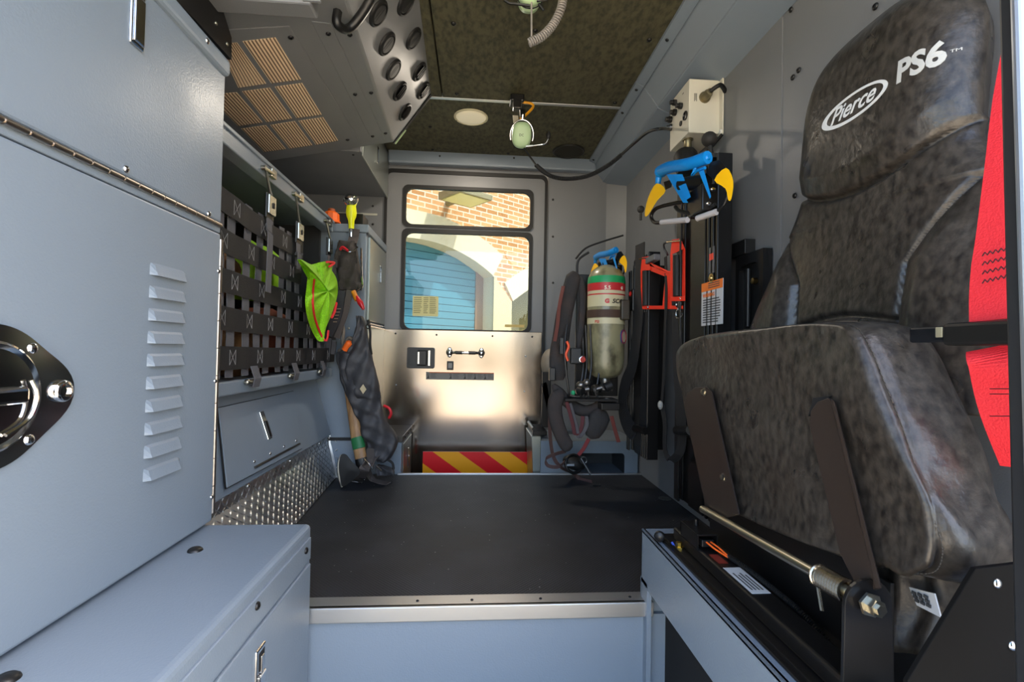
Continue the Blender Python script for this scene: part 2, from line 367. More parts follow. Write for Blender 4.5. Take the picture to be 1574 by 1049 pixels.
# paddle latch
p0 = AY(626, 534, YD-.026); p1 = AY(668, 567, YD-.026)
lt = MB(); lt.frame(rrect(p0.x, p1.x, p1.z, p0.z, .012, YD-.036), rrect(p0.x+.012, p1.x-.01, p1.z+.012, p0.z-.012, .008, YD-.036), (0, .012, 0)); lt.box(p0.x+.008, p1.x-.008, YD-.030, YD-.026, p1.z+.008, p0.z-.008); lt = lt.build('door_handle', black, door, 'black paddle latch')
w = p1.x-p0.x; MB().box(p0.x+w*.38, p0.x+w*.72, YD-.048, YD-.031, p1.z+.018, p0.z-.018, .005).build('paddle', blackm, lt)
MB().box(p0.x+w*.39, p0.x+w*.47, YD-.052, YD-.046, p1.z+.026, p0.z-.026, .002).box(p0.x+w*.76, p0.x+w*.85, YD-.042, YD-.034, p1.z+.016, p0.z-.016, .002).build('latch_plate', chrome, lt)
# grab handle
a, c = AY(691, 542, YD-.026), AY(740, 543, YD-.026); gh = MB()
for q in (a, c): gh.lathe(q, (0, -1, 0), [(.021, 0), (.021, .004), (.012, .012), (.001, .013)], 20); gh.ell(q+V((0, -.003, 0)), .017, .004, .032)
gh.tube(catmull([a+V((.01, -.008, 0)), a+V((.03, -.032, 0)), (a+c)/2+V((0, -.042, 0)), c+V((-.03, -.032, 0)), c+V((-.01, -.008, 0))], 6), .008, 8)
gh = gh.build('grab_handle', chrome, door, 'chrome grab handle')
MB().tube([(a+c)/2+V((x, -.042, 0)) for x in (-.06, -.03, -.02)], .010, 8).tube([(a+c)/2+V((x, -.042, 0)) for x in (.02, .03, .06)], .010, 8).build('grip', black, gh)
p = AY(692, 562, YD-.026); MB().box(p.x-.020, p.x+.020, YD-.034, YD-.026, p.z-.028, p.z+.026, .003).build('rocker_switch', black, door)
MB().box(p.x-.012, p.x+.012, YD-.037, YD-.033, p.z-.016, p.z+.014, .003).box(p.x-.004, p.x+.004, YD-.0385, YD-.036, p.z+.002, p.z+.008).build('switch_rocker', mat('grey_plastic', '#8b8b88', .5), door)
a = AY(655, 572, YD-.026); c = AY(759, 585, YD-.026)
st = MB().box(a.x, c.x, YD-.0275, YD-.026, c.z, a.z).build('warning_strip', mat('strip_grey', '#77746f', .55), door, 'grey warning strip with small pictograms')
MB().box(a.x+.02, c.x, YD-.0282, YD-.0274, a.z-.006, a.z).build('orange_band', mat('orange_print', '#b0603a', .6), st)
g = MB()
for i, t in enumerate((.03, .36, .57, .72, .87)):
    x = a.x+(c.x-a.x)*t; zmid = (a.z+c.z)/2
    g.torus((x, YD-.028, zmid+.008), (0, 1, 0), .005, .0015, 12, 4); g.prism([(x-.008, YD-.028, zmid-.018), (x+.008, YD-.028, zmid-.016), (x+.002, YD-.028, zmid+.005)], (0, .001, 0))
    for k in range(4): g.box(x+.016, x+.016+(c.x-a.x)*.09*R.uniform(.6, 1), YD-.0280, YD-.0274, zmid+.012-k*.008, zmid+.014-k*.008)
g.build('pictogram', mat('strip_ink', '#33302d', .6), st)
# roof and far left shell
struct(MB().box(-1.32, 1.0, .0, YD+.1, 1.93, 1.98).build('roof', paint), 'cab roof panel')
struct(MB().box(-1.32, -1.27, .3, YD+.1, -.4, 2.0).build('wall_left', darkin), 'dark far side of the equipment bay')
# ------------------------------------------------------------ near left cabinet
cab = thing('equipment_cabinet', 'tall grey cabinet with louvred door, nearest on the left', 'cabinet', (XP-.3, .9, .22))
topZ = AX(353, 113, XP).z
b = MB(); b.box(-1.25, XP-.012, .30, 1.245, .22, topZ-.01, .003); b.build('cabinet_body', paint, cab)
hA = AX(0, 172, XP); hB = AX(338, 348, XP); hz = (hA.z+hB.z)/2
dn = b = MB(); b.box(XP-.022, XP, .30, 1.246, .228, hz-.024, .005); low = b.build('cabinet_door', paint, cab, 'lower grey door with louvres')
b = MB(); b.box(XP-.022, XP, .30, 1.246, hz+.004, topZ-.012, .005); up = b.build('cabinet_door', paint, cab, 'upper grey flap door')
MB().box(XP-.03, XP-.002, .30, 1.247, hz-.022, hz+.004, .003).build('door_rail', paint, cab)
b = MB()                                             # horizontal piano hinge
y = .32
while y < 1.235: b.cyl((XP+.002, y, hz-.004), (XP+.002, min(y+.034, 1.24), hz-.004), .0058, n=10); y += .0368
b.tube([(XP+.002, .32, hz-.004), (XP+.002, 1.24, hz-.004)], .0042, 8)
hg = b.build('piano_hinge', hingem, cab, 'horizontal chrome piano hinge')
for px, py in ((193, 260), (320, 329)): q = AX(px, py, XP); MB().ell(q, .006, .007, .007, 12, 8).build('rivet', chrome, hg)
b = MB(); z = .245
while z < hz-.06: b.cyl((XP-.004, 1.252, z), (XP-.004, 1.252, z+.066), .0058, n=10); z += .068
b.box(XP-.02, XP-.003, 1.246, 1.2495, .24, hz-.04)
vh = b.build('piano_hinge', hingem, cab, 'upright chrome piano hinge')
for py in (415, 586, 762): q = AX(328, py, XP-.002); MB().ell((XP, 1.238, q.z), .005, .006, .006, 12, 8).build('rivet', chrome, vh)
top = MB(); top.box(-1.25, XP+.012, .30, 1.25, topZ-.022, topZ+.022, .012, 3); tp = top.build('cabinet_lip', paint, cab)
q = AX(319, 59, XP+.012); MB().ell((XP+.012, q.y, topZ+.004), .004, .007, .007, 12, 8).build('rivet', chrome, tp)
# louvres
for k in range(10):
    t = k/9; q0 = AX(222-4*0+(-11)*t, 491+(766-491)*t, XP); q1 = AX(280+(274-280)*t, 494+(741-494)*t, XP)
    ya, yb_ = .99, 1.105; z0 = .795-.0448*k; hgt = .026
    rs = []; b = MB(); n = 12
    for i in range(n+1):
        s = i/n; e = min(1, min(s, 1-s)/.10); e = math.sin(e*PI/2); y = ya+(yb_-ya)*s
        rs.append([V((XP-.001, y, z0+hgt)), V((XP+.004*e, y, z0+hgt*.75)), V((XP+.008*e, y, z0+hgt*.25)), V((XP+.0105*e, y, z0)), V((XP-.001, y, z0+.0005))])
    b.rings(rs, True, True, False); b.build('louvre', paint, low)
# round recessed handle at the frame's left edge
hc = AX(0, 602, XP); hc.y = .682; hc.z = .585
b = MB(); ol = []
for i in range(72):
    a = 2*PI*i/72; r = .098; ca = math.cos(a)
    r += .036*max(0, ca)**9+.036*max(0, -ca)**9
    ol.append(V((XP+.001, hc.y+r*ca, hc.z+r*math.sin(a))))
inn = [V((XP+.001, hc.y+.074*math.cos(2*PI*i/72), hc.z+.074*math.sin(2*PI*i/72))) for i in range(72)]
b.frame(ol, inn, (.004, 0, 0)); hd = b.build('handle_plate', chrome, low, 'round polished handle plate')
b = MB(); b.lathe((XP+.004, hc.y, hc.z), (1, 0, 0), [(.076, .001), (.072, .004), (.066, .001), (.062, -.002), (.055, -.0025), (.001, -.002)], 48); b.build('handle_bowl', chrome, hd)
b = MB(); b.box(XP+.003, XP+.016, hc.y-.05, hc.y+.048, hc.z-.012, hc.z+.012, .006, 3); b.tube(catmull([(XP+.010, hc.y+.052, hc.z+.02), (XP+.012, hc.y+.06, hc.z-.005), (XP+.010, hc.y+.05, hc.z-.035), (XP+.008, hc.y+.02, hc.z-.052)], 5), .003, 6); b.build('handle_bar', chrome, hd)
b = MB(); b.lathe((XP+.005, hc.y+.108, hc.z), (1, 0, 0), [(.017, 0), (.017, .006), (.014, .009), (.009, .0095), (.009, .006), (.0003, .006)], 24); b.build('key_lock', chrome, hd)
for a in (48, -48, 132, -132): q = (XP+.005, hc.y+.088*math.cos(math.radians(a)), hc.z+.088*math.sin(math.radians(a))); MB().ell(q, .005, .008, .008, 12, 8).build('rivet', chrome, hd)
# paddle latch at the top
def flush_latch(p, parent, w=.034, h=.11, ax='x', nx=1, mt=None):
    p = V(p); b = MB()
    if ax == 'x':
        b.box(p.x-.001, p.x+.005*nx, p.y-w/2, p.y+w/2, p.z-h/2, p.z+h/2, .003); o = b.build('latch', chrome, parent)
        MB().box(p.x+.004*nx, p.x+.009*nx, p.y-w*.38, p.y+w*.38, p.z-h*.46, p.z+h*.12, .003).build('latch_lever', mt or chrome, o)
        MB().box(p.x+.004*nx, p.x+.0055*nx, p.y-w*.32, p.y+w*.32, p.z+h*.16, p.z+h*.44, .001).build('latch_recess', darkin, o)
        MB().box(p.x+.005*nx, p.x+.0085*nx, p.y-w*.14, p.y+w*.14, p.z+h*.12, p.z+h*.38, .002).build('latch_hook', chrome, o)
    else:
        b.box(p.x-w/2, p.x+w/2, p.y-.005, p.y+.001, p.z-h/2, p.z+h/2, .003); o = b.build('latch', chrome, parent)
        MB().box(p.x-w*.38, p.x+w*.38, p.y-.009, p.y-.004, p.z-h*.46, p.z+h*.12, .003).build('latch_lever', chrome, o)
    return o
q = AX(209, 40, XP); flush_latch((XP, q.y, q.z+.035), up, .036, .15, mt=chrome)
# counter
ZT = .217; XC = -.405
ctr = thing('low_cabinet', 'low grey counter cabinet in the near left corner', 'cabinet', (-.55, .8, -.4))
b = MB(); b.box(-1.25, XC, .30, YN-.003, -.4, ZT, .012, 3); cb = b.build('cabinet_body', paint, ctr)
for px, py, r in ((300, 847, .014), (10, 1046, .014)): q = AZ(px, py, ZT); MB().lathe((q.x, q.y, ZT), (0, 0, 1), [(r+.001, 0), (r, .003), (r*.7, .0065), (.001, .008)], 20).build('rubber_bumper', black, ctr)
MB().box(XC-.002, XC+.005, .30, YN-.02, ZT-.082, ZT-.028, .002).build('hinge_strip', paint, ctr)
for px, py in ((470, 847), (395, 932)): q = AX(px, py, XC+.005); screw((XC+.005, q.y, q.z), (1, 0, 0), ctr, .008, blackm)
cd = MB().box(XC-.002, XC+.007, .30, YN-.024, -.38, ZT-.09, .003).build('cabinet_door', paint, ctr)
q = AX(398, 1010, XC+.007); flush_latch((XC+.007, q.y, q.z-.045), cd, .040, .13)
# ------------------------------------------------------------ cargo bay behind it
XN = -.735; NY0, NY1 = 1.255, 2.47; RZ = .535; TZ = 1.235
bay = thing('cargo_compartment', 'grey open equipment bay covered by a webbing net', 'cargo bay', (-1, 1.9, .5))
b = MB(); b.box(-1.25, XN, NY0, NY1+.03, RZ-.02, RZ+.015, .004); b.box(XN-.03, XN+.018, NY0, NY1, RZ-.022, RZ+.02, .005); b.build('bottom_rail', paint, bay)
b = MB(); b.box(XN-.05, XN+.005, NY0, NY1, TZ, TZ+.055, .004); b.box(-1.25, XN-.04, NY0, NY1, TZ+.03, TZ+.05); b.box(XN-.03, XN+.012, NY0, NY1, TZ+.045, TZ+.058, .003); b.build('top_rail', paint, bay)
b = MB(); b.box(-1.22, XN-.06, NY1, NY1+.02, RZ, TZ+.04); b.box(-1.24, -1.2, NY0, NY1, RZ, TZ+.04); b.box(-1.2, XN-.1, NY0+.0, NY0+.02, RZ, TZ+.04); b.build('bay_lining', mat('bay_dark', '#202124', .6), bay)
# sloped panel with an access flap
pb0 = V((-.70, 0, .225)); pt0 = V((-.80, 0, RZ-.015))
b = MB(); n = [V((x, NY0, z)) for x, z in ((pb0.x-.012, .222), (pt0.x, pt0.z), (-1.2, pt0.z), (-1.2, .222))]; f = [p+V((0, NY1-NY0-.0, 0)) for p in n]
b.hexa(n, f, .006); sp = b.build('sloped_panel', paint, bay)
sn = (V((pt0.z-pb0.z, 0, -(pt0.x-pb0.x)))).normalized(); su = (pt0-pb0).normalized()
def SP(px, py): return AP(px, py, pb0, sn)
c4 = [SP(350, 752), SP(334, 626), SP(452, 603), SP(462, 690)]
c4 = [SP(347, 751), SP(334, 628), SP(450, 602), SP(463, 690)]
b = MB(); ys0 = c4[1].y-.01; ys1 = c4[3].y; e0 = (c4[0]-pb0).dot(su)+.0; e1 = (c4[1]-pb0).dot(su)
def spt(y, e, n=0): return V((pb0.x, y, pb0.z))+su*e+sn*n
e0, e1 = .03, .245
def spbox(b, y0, y1, a0, a1, n0, n1, bev=0): 
    return b.hexa([spt(y0, a0, n0), spt(y1, a0, n0), spt(y1, a1, n0), spt(y0, a1, n0)], [spt(y0, a0, n1), spt(y1, a0, n1), spt(y1, a1, n1), spt(y0, a1, n1)], bev)
cq_ = sum(c4, V())/4; b = MB(); g4 = [cq_+(p-cq_)*1.018 for p in c4]; b.hexa([p+sn*.0004 for p in g4], [p+sn*.0012 for p in g4]); b.build('flap_gap', rubber, bay)
b = MB(); b.hexa([p+sn*.001 for p in c4], [p+sn*.005 for p in c4], .0015); fl = b.build('access_flap', paint, bay)
b = MB(); b.cyl(spt(ys0+.1, e0+.012, .008), spt(ys1-.02, e0+.012, .008), .004, n=8); fh = b.build('flap_hinge', mat('dark_hinge', '#5a5854', .35, .9), bay)
for k in range(4): y = ys0+.11+k*(ys1-ys0-.15)/3; MB().ell(spt(y, e0+.03, .006), .004, .006, .006, 10, 6).build('rivet', chrome, fl)
q = SP(405, 655); ltm = MB(); sy = q.y; se = (q-pb0).dot(su)
spbox(ltm, sy-.016, sy+.016, se-.052, se+.052, .005, .010, .002); lo = ltm.build('latch', chrome, fl)
ltm = MB(); spbox(ltm, sy-.011, sy+.011, se-.045, se+.015, .009, .015, .002); ltm.build('latch_lever', blackm, lo)
# diamond plate
dia = mat('diamond_plate', '#e2e5e7', .34, 1, rvar=(20, .26, .42))
b = MB(); du = V((-.70, 0, .232)); dl = V((-.655, 0, .002)); db = V((-.70, 0, 0))
far_y = 2.50
def dpl(y, t): 
    xe = -.632-.062*min(1, max(0, (y-1.5)/1.0)); lo_ = V((xe, y, .004)); up_ = V((-.735, y, .222)); mid = V((-.733, y, .172))
    return lo_.lerp(mid, t/.8) if t < .8 else mid.lerp(up_, (t-.8)/.2)
ny = 40
for i in range(ny):
    y0 = 1.262+(far_y-1.262)*i/ny; y1 = 1.262+(far_y-1.262)*(i+1)/ny
    for t0, t1 in ((0, .4), (.4, .8), (.8, 1)): b.add([dpl(y0, t0), dpl(y1, t0), dpl(y1, t1), dpl(y0, t1)], [(0, 1, 2, 3)], True)
# facet turning to face the room at the far end
fa, fb, fc, fd = dpl(far_y, 0), dpl(far_y, .8), dpl(far_y, 1), V((-.575, far_y+.06, .004))
b.add([fa, fd, V((-.60, far_y+.06, .13)), V((-.66, far_y+.05, .222)), fc, fb], [(0, 1, 2, 3, 4, 5)])
def lug(c, u, n, L=.014, w=.0045, h=.0026):
    v = n.cross(u); vs = [c+u*L, c+v*w, c-u*L, c-v*w, c+n*h+u*L*.35, c+n*h-u*L*.35]
    b.add(vs, [(0, 1, 4), (1, 5, 4), (1, 2, 5), (2, 3, 5), (3, 4, 5), (3, 0, 4)])
y = 1.275; r = 0
while y < far_y-.01:
    for k in range(13):
        t = (k+.5)/13; p = dpl(y, t); q2 = dpl(y, min(t+.02, .999)); u1 = (q2-p).normalized(); u2 = V((0, 1, 0)); n_ = u2.cross(u1); n_ = -n_ if n_.x < 0 and n_.z < 0 else n_
        if n_.z < 0: n_ = -n_
        s = 1 if (k+r) % 2 else -1
        lug(p, (u1*.75+u2*s*.75).normalized(), n_)
    y += .0235; r += 1
for i in range(5):
    for k in range(5):
        p = fa.lerp(fd, (i+.5)/5.5)+V((-.01*k*.4, 0, .012+k*.042)); 
        if p.z < .20: lug(p, V((.7, .2, .7 if (i+k) % 2 else -.7)).normalized(), V((.35, -.9, .2)).normalized())
dpo = b.build('tread_plate', dia); tag(dpo, 'shiny diamond tread plate sloping between floor mat and grey panel', 'tread plate')
for y in (1.6, 1.95, 2.3, 2.45): MB().ell(V((-.717, y, .214)), .006, .007, .006, 10, 6).build('rivet', chrome, dpo)
struct(MB().prism([(-1.2, NY0, -.02), (-.78, NY0, -.02), (-.78, NY0, .19), (-1.2, NY0, .19)], (0, NY1-NY0, 0)).build('trim_8', paint), 'box under the tread plate')
# cargo net
stuffs = []
net = thing('cargo_net', 'black webbing cargo net stretched over the equipment bay', 'net', (XN, 1.9, RZ+.02))
rowz = [(1.075, 1.06), (.955, .945), (.845, .838), (.738, .730), (.625, .622)]
vy = [1.30+.0885*k+.010*math.sin(k*2.3) for k in range(13)]
def nx(y, z): return XN+.022-.014*math.sin(PI*(y-NY0)/(NY1-NY0))
for ri, (z0, z1) in enumerate(rowz):
    pts = []; ym = NY1-.01 if ri > 1 else 2.02 if ri == 0 else 2.02
    for i in range(61):
        y = NY0+.005+(ym-NY0)*i/60; t = (y-NY0)/(NY1-NY0); k = (y-1.30)/.0885
        sag = -.02*math.sin(PI*min(1, t*1.2)) if ri == 0 else -.004*math.sin(PI*t)
        pts.append(V((nx(y, z0)+.007+.002*math.cos(PI*k+ri*PI), y, z0+(z1-z0)*t+sag)))
    o = MB().ribbon(pts, (0, 0, 1), .068, .0022).build('horizontal_strap', strapm, net)
    g = MB()                                         # box and cross stitching
    for vi, y in enumerate(vy):
        if y > ym-.03 or (vi+ri) % 2: continue
        t = (y-NY0)/(NY1-NY0); zc_ = z0+(z1-z0)*t+(-.02*math.sin(PI*min(1, t*1.2)) if ri == 0 else 0); x = nx(y, z0)+.0102
        for a_, c_ in (((-.017, -.022), (.017, .022)), ((-.017, .022), (.017, -.022)), ((-.017, -.022), (-.017, .022)), ((.017, -.022), (.017, .022))):
            g.tube([(x, y+a_[0], zc_+a_[1]), (x, y+c_[0], zc_+c_[1])], .0006, 4)
    q_ = g.build('stitching', mat('thread', '#8a8a8b', .7), o); q_['kind'] = 'stuff'
for vi, y in enumerate(vy):
    pts = []; zt = 1.10 if y < 2.03 else .86
    for i in range(41):
        z = RZ+.03+(zt-RZ-.03)*i/40; ph = (z-.625)/.111
        pts.append(V((nx(y, z)-.002, y+.006*math.sin(z*9+vi), z)))
    MB().ribbon(pts, (0, 1, 0), .044, .002).build('vertical_strap', strapg, net)
ht = mat('clip_steel', '#aeb7b5', .25, .9)
for px, py, dy in ((418, 315, 0), (462, 356, 0), (508, 378, 1)):
    q = AX(px, py, XN+.03); q.x = XN+.03
    m_ = MB(); m_.box(q.x-.004, q.x+.004, q.y-.028, q.y+.028, q.z-.035, q.z+.03, .003); 
    bk = m_.build('buckle', ht, net, 'bright metal buckle')
    MB().box(q.x+.003, q.x+.0065, q.y-.003, q.y+.010, q.z-.012, q.z+.006).build('buckle_slot', darkin, bk)
    MB().box(q.x-.012, q.x-.004, q.y-.03, q.y+.03, q.z-.05, q.z+.035, .003).build('buckle_body', black, bk)
    m_ = MB(); m_.tube(catmull([q+V((0, -.005, .03)), q+V((-.005, -.01, .05)), (XN+.012, q.y-.01, TZ+.018)], 5), .005, 6); m_.cyl((XN+.006, q.y-.03, TZ+.02), (XN+.02, q.y-.03, TZ+.02), .008, n=10); m_.tube([(XN+.014, q.y-.03, TZ+.02), (XN+.018, q.y+.03, TZ+.022)], .007, 8)
    m_.box(XN+.004, XN+.02, q.y+.02, q.y+.06, TZ+.01, TZ+.04, .003)
    m_.build('hook', zinc, bk)
    zb = 1.06 if not dy else .9
    MB().ribbon(catmull([q+V((-.008, 0, -.03)), q+V((-.002, -.01, -.09)), V((XN+.034, q.y-.015, zb-.04)), V((XN+.034, q.y-.02, zb-.22 if px < 430 else zb-.1))], 6), (0, 1, 0), .038, .003).build('tension_strap', strapg, net)
for y in (1.60, 1.94, 2.28):
    m_ = MB(); m_.tube([(XN+.03, y-.045, RZ+.012), (XN+.03, y+.01, RZ+.012)], .007, 8); m_.ell((XN+.03, y-.05, RZ+.012), .009, .009, .009, 10, 6); hk = m_.build('rail_bolt', zinc, net)
    MB().ribbon([V((XN+.026, y, RZ+.06)), V((XN+.04, y, RZ+.02)), V((XN+.034, y, RZ-.006)), V((XN+.022, y, RZ+.0))], (0, 1, 0), .045, .003).build('anchor_loop', strapg, net)
# what lies behind the net
def bag(name, c, r3, m, label, cat, seed=0, group=None):
    rr = random.Random(seed); b = MB(); c = V(c); rs = []; n, mm = 20, 12
    for j in range(mm+1):
        a = -PI/2+PI*j/mm; q = max(math.cos(a), .001)**.55
        rs.append([c+V((r3[0]*q*abs(math.cos(t))**.7*(1 if math.cos(t) > 0 else -1), r3[1]*q*abs(math.sin(t))**.7*(1 if math.sin(t) > 0 else -1), r3[2]*math.sin(a)*(1+.07*math.sin(3*t+seed))))*(1+.03*rr.uniform(-1, 1)) if 0 else c+V((r3[0]*q*(abs(math.cos(t))**.7)*(1 if math.cos(t) > 0 else -1)*(1+.05*math.sin(5*a+seed)), r3[1]*q*(abs(math.sin(t))**.7)*(1 if math.sin(t) > 0 else -1)*(1+.05*math.sin(4*a+seed*2)), r3[2]*math.sin(a)*(1+.07*math.sin(3*t+seed)))) for t in [2*PI*i/n for i in range(n)]])
    b.rings(rs); return tag(b.build(name, m), label, cat, group)
brown = mat('tan_canvas', '#8a6440', .8, bump=(80, .5, .003), mottle=('#5f4025', 20, .4, .6)); lime = mat('hi_vis_lime', '#9fe01e', .6, bump=(300, .5, .002))
bag('gear_bag', (-.93, 1.50, .70), (.13, .15, .15), cloth, 'black gear bag low behind the net, nearest end', 'bag', 1)
bag('coat_bundle', (-.92, 1.80, .66), (.12, .16, .115), brown, 'rolled tan coat low behind the net middle', 'coat', 2)
bag('helmet_bag', (-.93, 2.16, .68), (.13, .18, .135), mat('rust_canvas', '#6b3420', .8, bump=(80, .5, .003)), 'rust brown bag low behind the net, far end', 'bag', 3)
bag('rescue_pouch', (-.90, 1.47, 1.02), (.12, .14, .13), mat('red_canvas', '#c0201c', .7, bump=(90, .4, .003)), 'red pouch high behind the net, nearest end', 'pouch', 4)
bag('safety_vest', (-.91, 1.98, .955), (.11, .15, .11), lime, 'folded lime vest lying behind the net', 'vest', 5)
bag('tool_roll', (-.93, 1.70, .90), (.11, .09, .08), brown, 'small tan roll between red pouch and lime vest', 'roll', 6)
# hi-vis vest hanging over the net's far end
b = MB(); rim = []
oc = [(463, 399), (480, 407), (498, 403), (512, 402), (505, 408), (517, 428), (519, 452), (511, 480), (501, 505), (497, 525), (488, 517), (478, 492), (474, 465), (476, 440), (477, 418), (468, 408)]
def vx(px, py): return XN+.075+.018*math.sin(px*.14)+.008*math.sin(py*.07)
out = catmull([AX(px, py, vx(px, py)) for px, py in oc], 5, True); cen = sum(out, V())/len(out)
rs = [[cen.lerp(p, s)+V((.022*(1-s*s)*(1+.5*math.sin(p.z*60)), 0, 0)) for p in out] for s in (.02, .2, .4, .6, .8, .94, 1)]
rs += [[p+V((-.012, 0, 0)) for p in out], [cen.lerp(p, .5)+V((-.018, 0, 0)) for p in out]]
b.rings(rs); vest = tag(b.build('mesh_vest', mat('lime_mesh', '#a4ec12', .55, bump=(420, .8, .003), mottle=('#6fae10', 500, .45, .55))), 'lime mesh safety vest with red edging hanging at the net', 'vest')
MB().tube([p+V((.013, 0, 0)) for p in catmull([AX(px, py, vx(px, py)) for px, py in ((478, 430), (476, 450), (476, 470), (480, 492), (489, 515), (497, 524), (500, 508))], 5)], .0045, 6).tube([p+V((.006, 0, 0)) for p in catmull([AX(px, py, vx(px, py)+.006) for px, py in ((500, 403), (512, 404), (504, 410))], 4)], .005, 6).tube([AX(px, py, vx(px, py)+.006) for px, py in ((517, 466), (514, 480), (510, 488))], .006, 6).build('red_edging', mat('red_binding', '#d8232a', .6), vest)
# ------------------------------------------------------------ tall cabinet beside the far door
CX = -.565
tc_ = thing('tall_cabinet', 'tall narrow grey cabinet with two silver doors left of the far door', 'cabinet', (-.8, 2.75, -.36))
b = MB(); b.box(-1.24, CX-.01, NY1+.035, YD-.004, -.36, 1.285, .004); b.build('cabinet_body', paint, tc_)
b = MB(); b.box(-1.2, CX+.004, NY1+.02, YD-.004, 1.245, 1.287, .005); b.build('cabinet_top', paint, tc_)
q = AX(566, 400, CX); y0, y1 = NY1+.075, YD-.02
silv = mat('satin_door', '#9aa09a', .28, .75)
for z0, z1 in ((.80, 1.235), (.05, .775)):
    dd = MB().box(CX-.01, CX+.003, y0, y1, z0, z1, .003).build('cabinet_door', silv, tc_, 'satin silver door')
    if z0 > .5: flush_latch((CX+.003, (y0+y1)/2+.05, 1.08), dd, .03, .10)
    MB().cyl((CX+.006, y0, z1 if z0 < .5 else z0-.012), (CX+.006, y1, z1 if z0 < .5 else z0-.012), .005, n=8).build('door_hinge', chrome, dd)
q = MB().box(-1.2, CX-.002, NY1+.026, NY1+.036, .19, .205, .001).build('seam', rubber, tc_)
for px, py in ((550, 358), (536, 505)): screw(AY(px, py, NY1+.033), (0, -1, 0), tc_, .006, zinc)
MB().box(-.80, CX-.03, NY1+.04, NY1+.16, 1.287, 1.345, .003).build('charger_box', blackm, tc_)
# low box beside the step
lb_ = thing('step_box', 'low grey storage box on the step, under the hanging black bag', 'box', (-.5, 2.8, -.36))
XB = -.385
MB().box(CX-.01, XB, YF+.01, YD-.03, -.36, .19, .006).build('box_body', paint, lb_)
MB().box(CX-.01, XB+.006, YF+.005, YD-.03, .165, .198, .003).build('box_lid', mat('dark_lid', '#55504a', .4, .6), lb_)
bd = MB().box(XB, XB+.005, YF+.05, YD-.06, -.30, .15, .002).build('box_door', silv, lb_, 'silver side door')
flush_latch((XB+.005, 2.80, .04), bd, .02, .11)
for y in (2.66, 2.78, 2.90): screw((XB+.006, y, .182), (1, 0, 0), lb_, .007)
# ------------------------------------------------------------ seat base rail, near right
SBX = .452; SBZ = .188; SY1 = 1.285
sb = thing('seat_riser', 'grey painted step riser under the near black seat', 'seat base', (.65, .8, -.36))
b = MB(); b.box(SBX, SBX+.012, .30, SY1, .045, SBZ, .004); b.box(SBX, .87, .30, SY1, SBZ-.012, SBZ, .004)
b.hexa([(SBX, SY1-.05, -.36), (SBX, SY1, -.36), (SBX, SY1, .06), (SBX, SY1-.05, .06)], [(SBX+.012, SY1-.05, -.36), (SBX+.012, SY1, -.36), (SBX+.012, SY1, .06), (SBX+.012, SY1-.05, .06)])
b.box(SBX, .87, SY1-.012, SY1, -.36, SBZ, .004); b.build('riser_frame', paint, sb)
b = MB(); b.prism([(SBX+.06, SY1-.013, -.36), (SBX+.06, SY1-.013, .16), (SBX+.06, .3, .16), (SBX+.06, .3, -.36)], (.01, 0, 0)); b.build('riser_recess', darkin, sb)
for px, py in ((1040, 850), (1239, 1031)): q = AZ(px, py, SBZ); MB().lathe((q.x, q.y, SBZ), (0, 0, 1), [(.008, 0), (.008, .0006), (.001, .0008)], 16).build('plug_hole', darkin, sb)
q = AX(1018, 818, SBX+.02); MB().lathe((SBX+.012, q.y-.004, SBZ+.016), (-.6, -1, 0), [(.013, 0), (.013, .006), (.011, .009), (.001, .011)], 20).cyl((SBX+.012, q.y, SBZ), (SBX+.012, q.y, SBZ+.02), .005).build('rubber_bumper', black, sb)
# ------------------------------------------------------------ seat
seat = thing('crew_seat', 'large black leather seat with white lettering, nearest on the right', 'seat', (.70, .93, SBZ))
yc = .92
HW = [(.60, .40), (.70, .395), (.77, .365), (.854, .305), (.93, .26), (.98, .228), (1.03, .205), (1.11, .200), (1.21, .200), (1.26, .188), (1.305, .160), (1.335, .118), (1.352, .06), (1.356, .015)]
def hw(z):
    if z <= HW[0][0]: return HW[0][1]
    for (a, p), (c, q) in zip(HW, HW[1:]):
        if z <= c: return p+(q-p)*(z-a)/(c-a)
    return .01
def pan(z):                                          # half width of the centre panel
    T_ = [(.6, .135), (.72, .137), (.825, .143), (.886, .184), (.94, .225), (1.0, .30), (2, .5)]
    for (a, p), (c, q) in zip(T_, T_[1:]):
        if z <= c: return p+(q-p)*max(0, z-a)/(c-a)
    return .5
def X0(z): return .765+.070*(z-.6)/.75
def bx(y, z):
    h = hw(z); t = abs(y-yc)/h; d_ = abs(y-yc)
    x = X0(z)
    edge = max(0, 1-min(t, 1)**(5 if z > .95 else 3.4)); x -= .055*edge**.6
    p = pan(z)
    if z < .99: x -= .030*max(0, min(1, (d_-p+.004)/.05))*max(0, min(1, (.99-z)/.12))*edge
    x += .012*math.exp(-((d_-p)/.006)**2) if z < .96 else 0
    zs = .993+.055*(min(1, d_/.2))**2.0                # headrest seam
    x += .016*math.exp(-((z-zs)/.0065)**2)*(1 if True else 0); x -= .020*max(0, min(1, (z-zs)/.05))*edge**.5 if z > zs else 0
    zl = .722+.018*math.cos(min(1, d_/.14)*PI/2)     # lumbar seam
    if d_ < p: x += .010*math.exp(-((z-zl)/.006)**2)
    if z > 1.27: x += .05*((z-1.27)/.09)**2.5
    return x
def smooth_hw():
    global HW
    P = catmull([(a, p, 0) for a, p in HW], 8); HW = [(p.x, max(p.y, .012)) for p in P]
smooth_hw()
nz, ny = 230, 170; rs = []
zz = [.58+(1.356-.58)*(1-(1-k/nz)**1.25) for k in range(nz+1)]
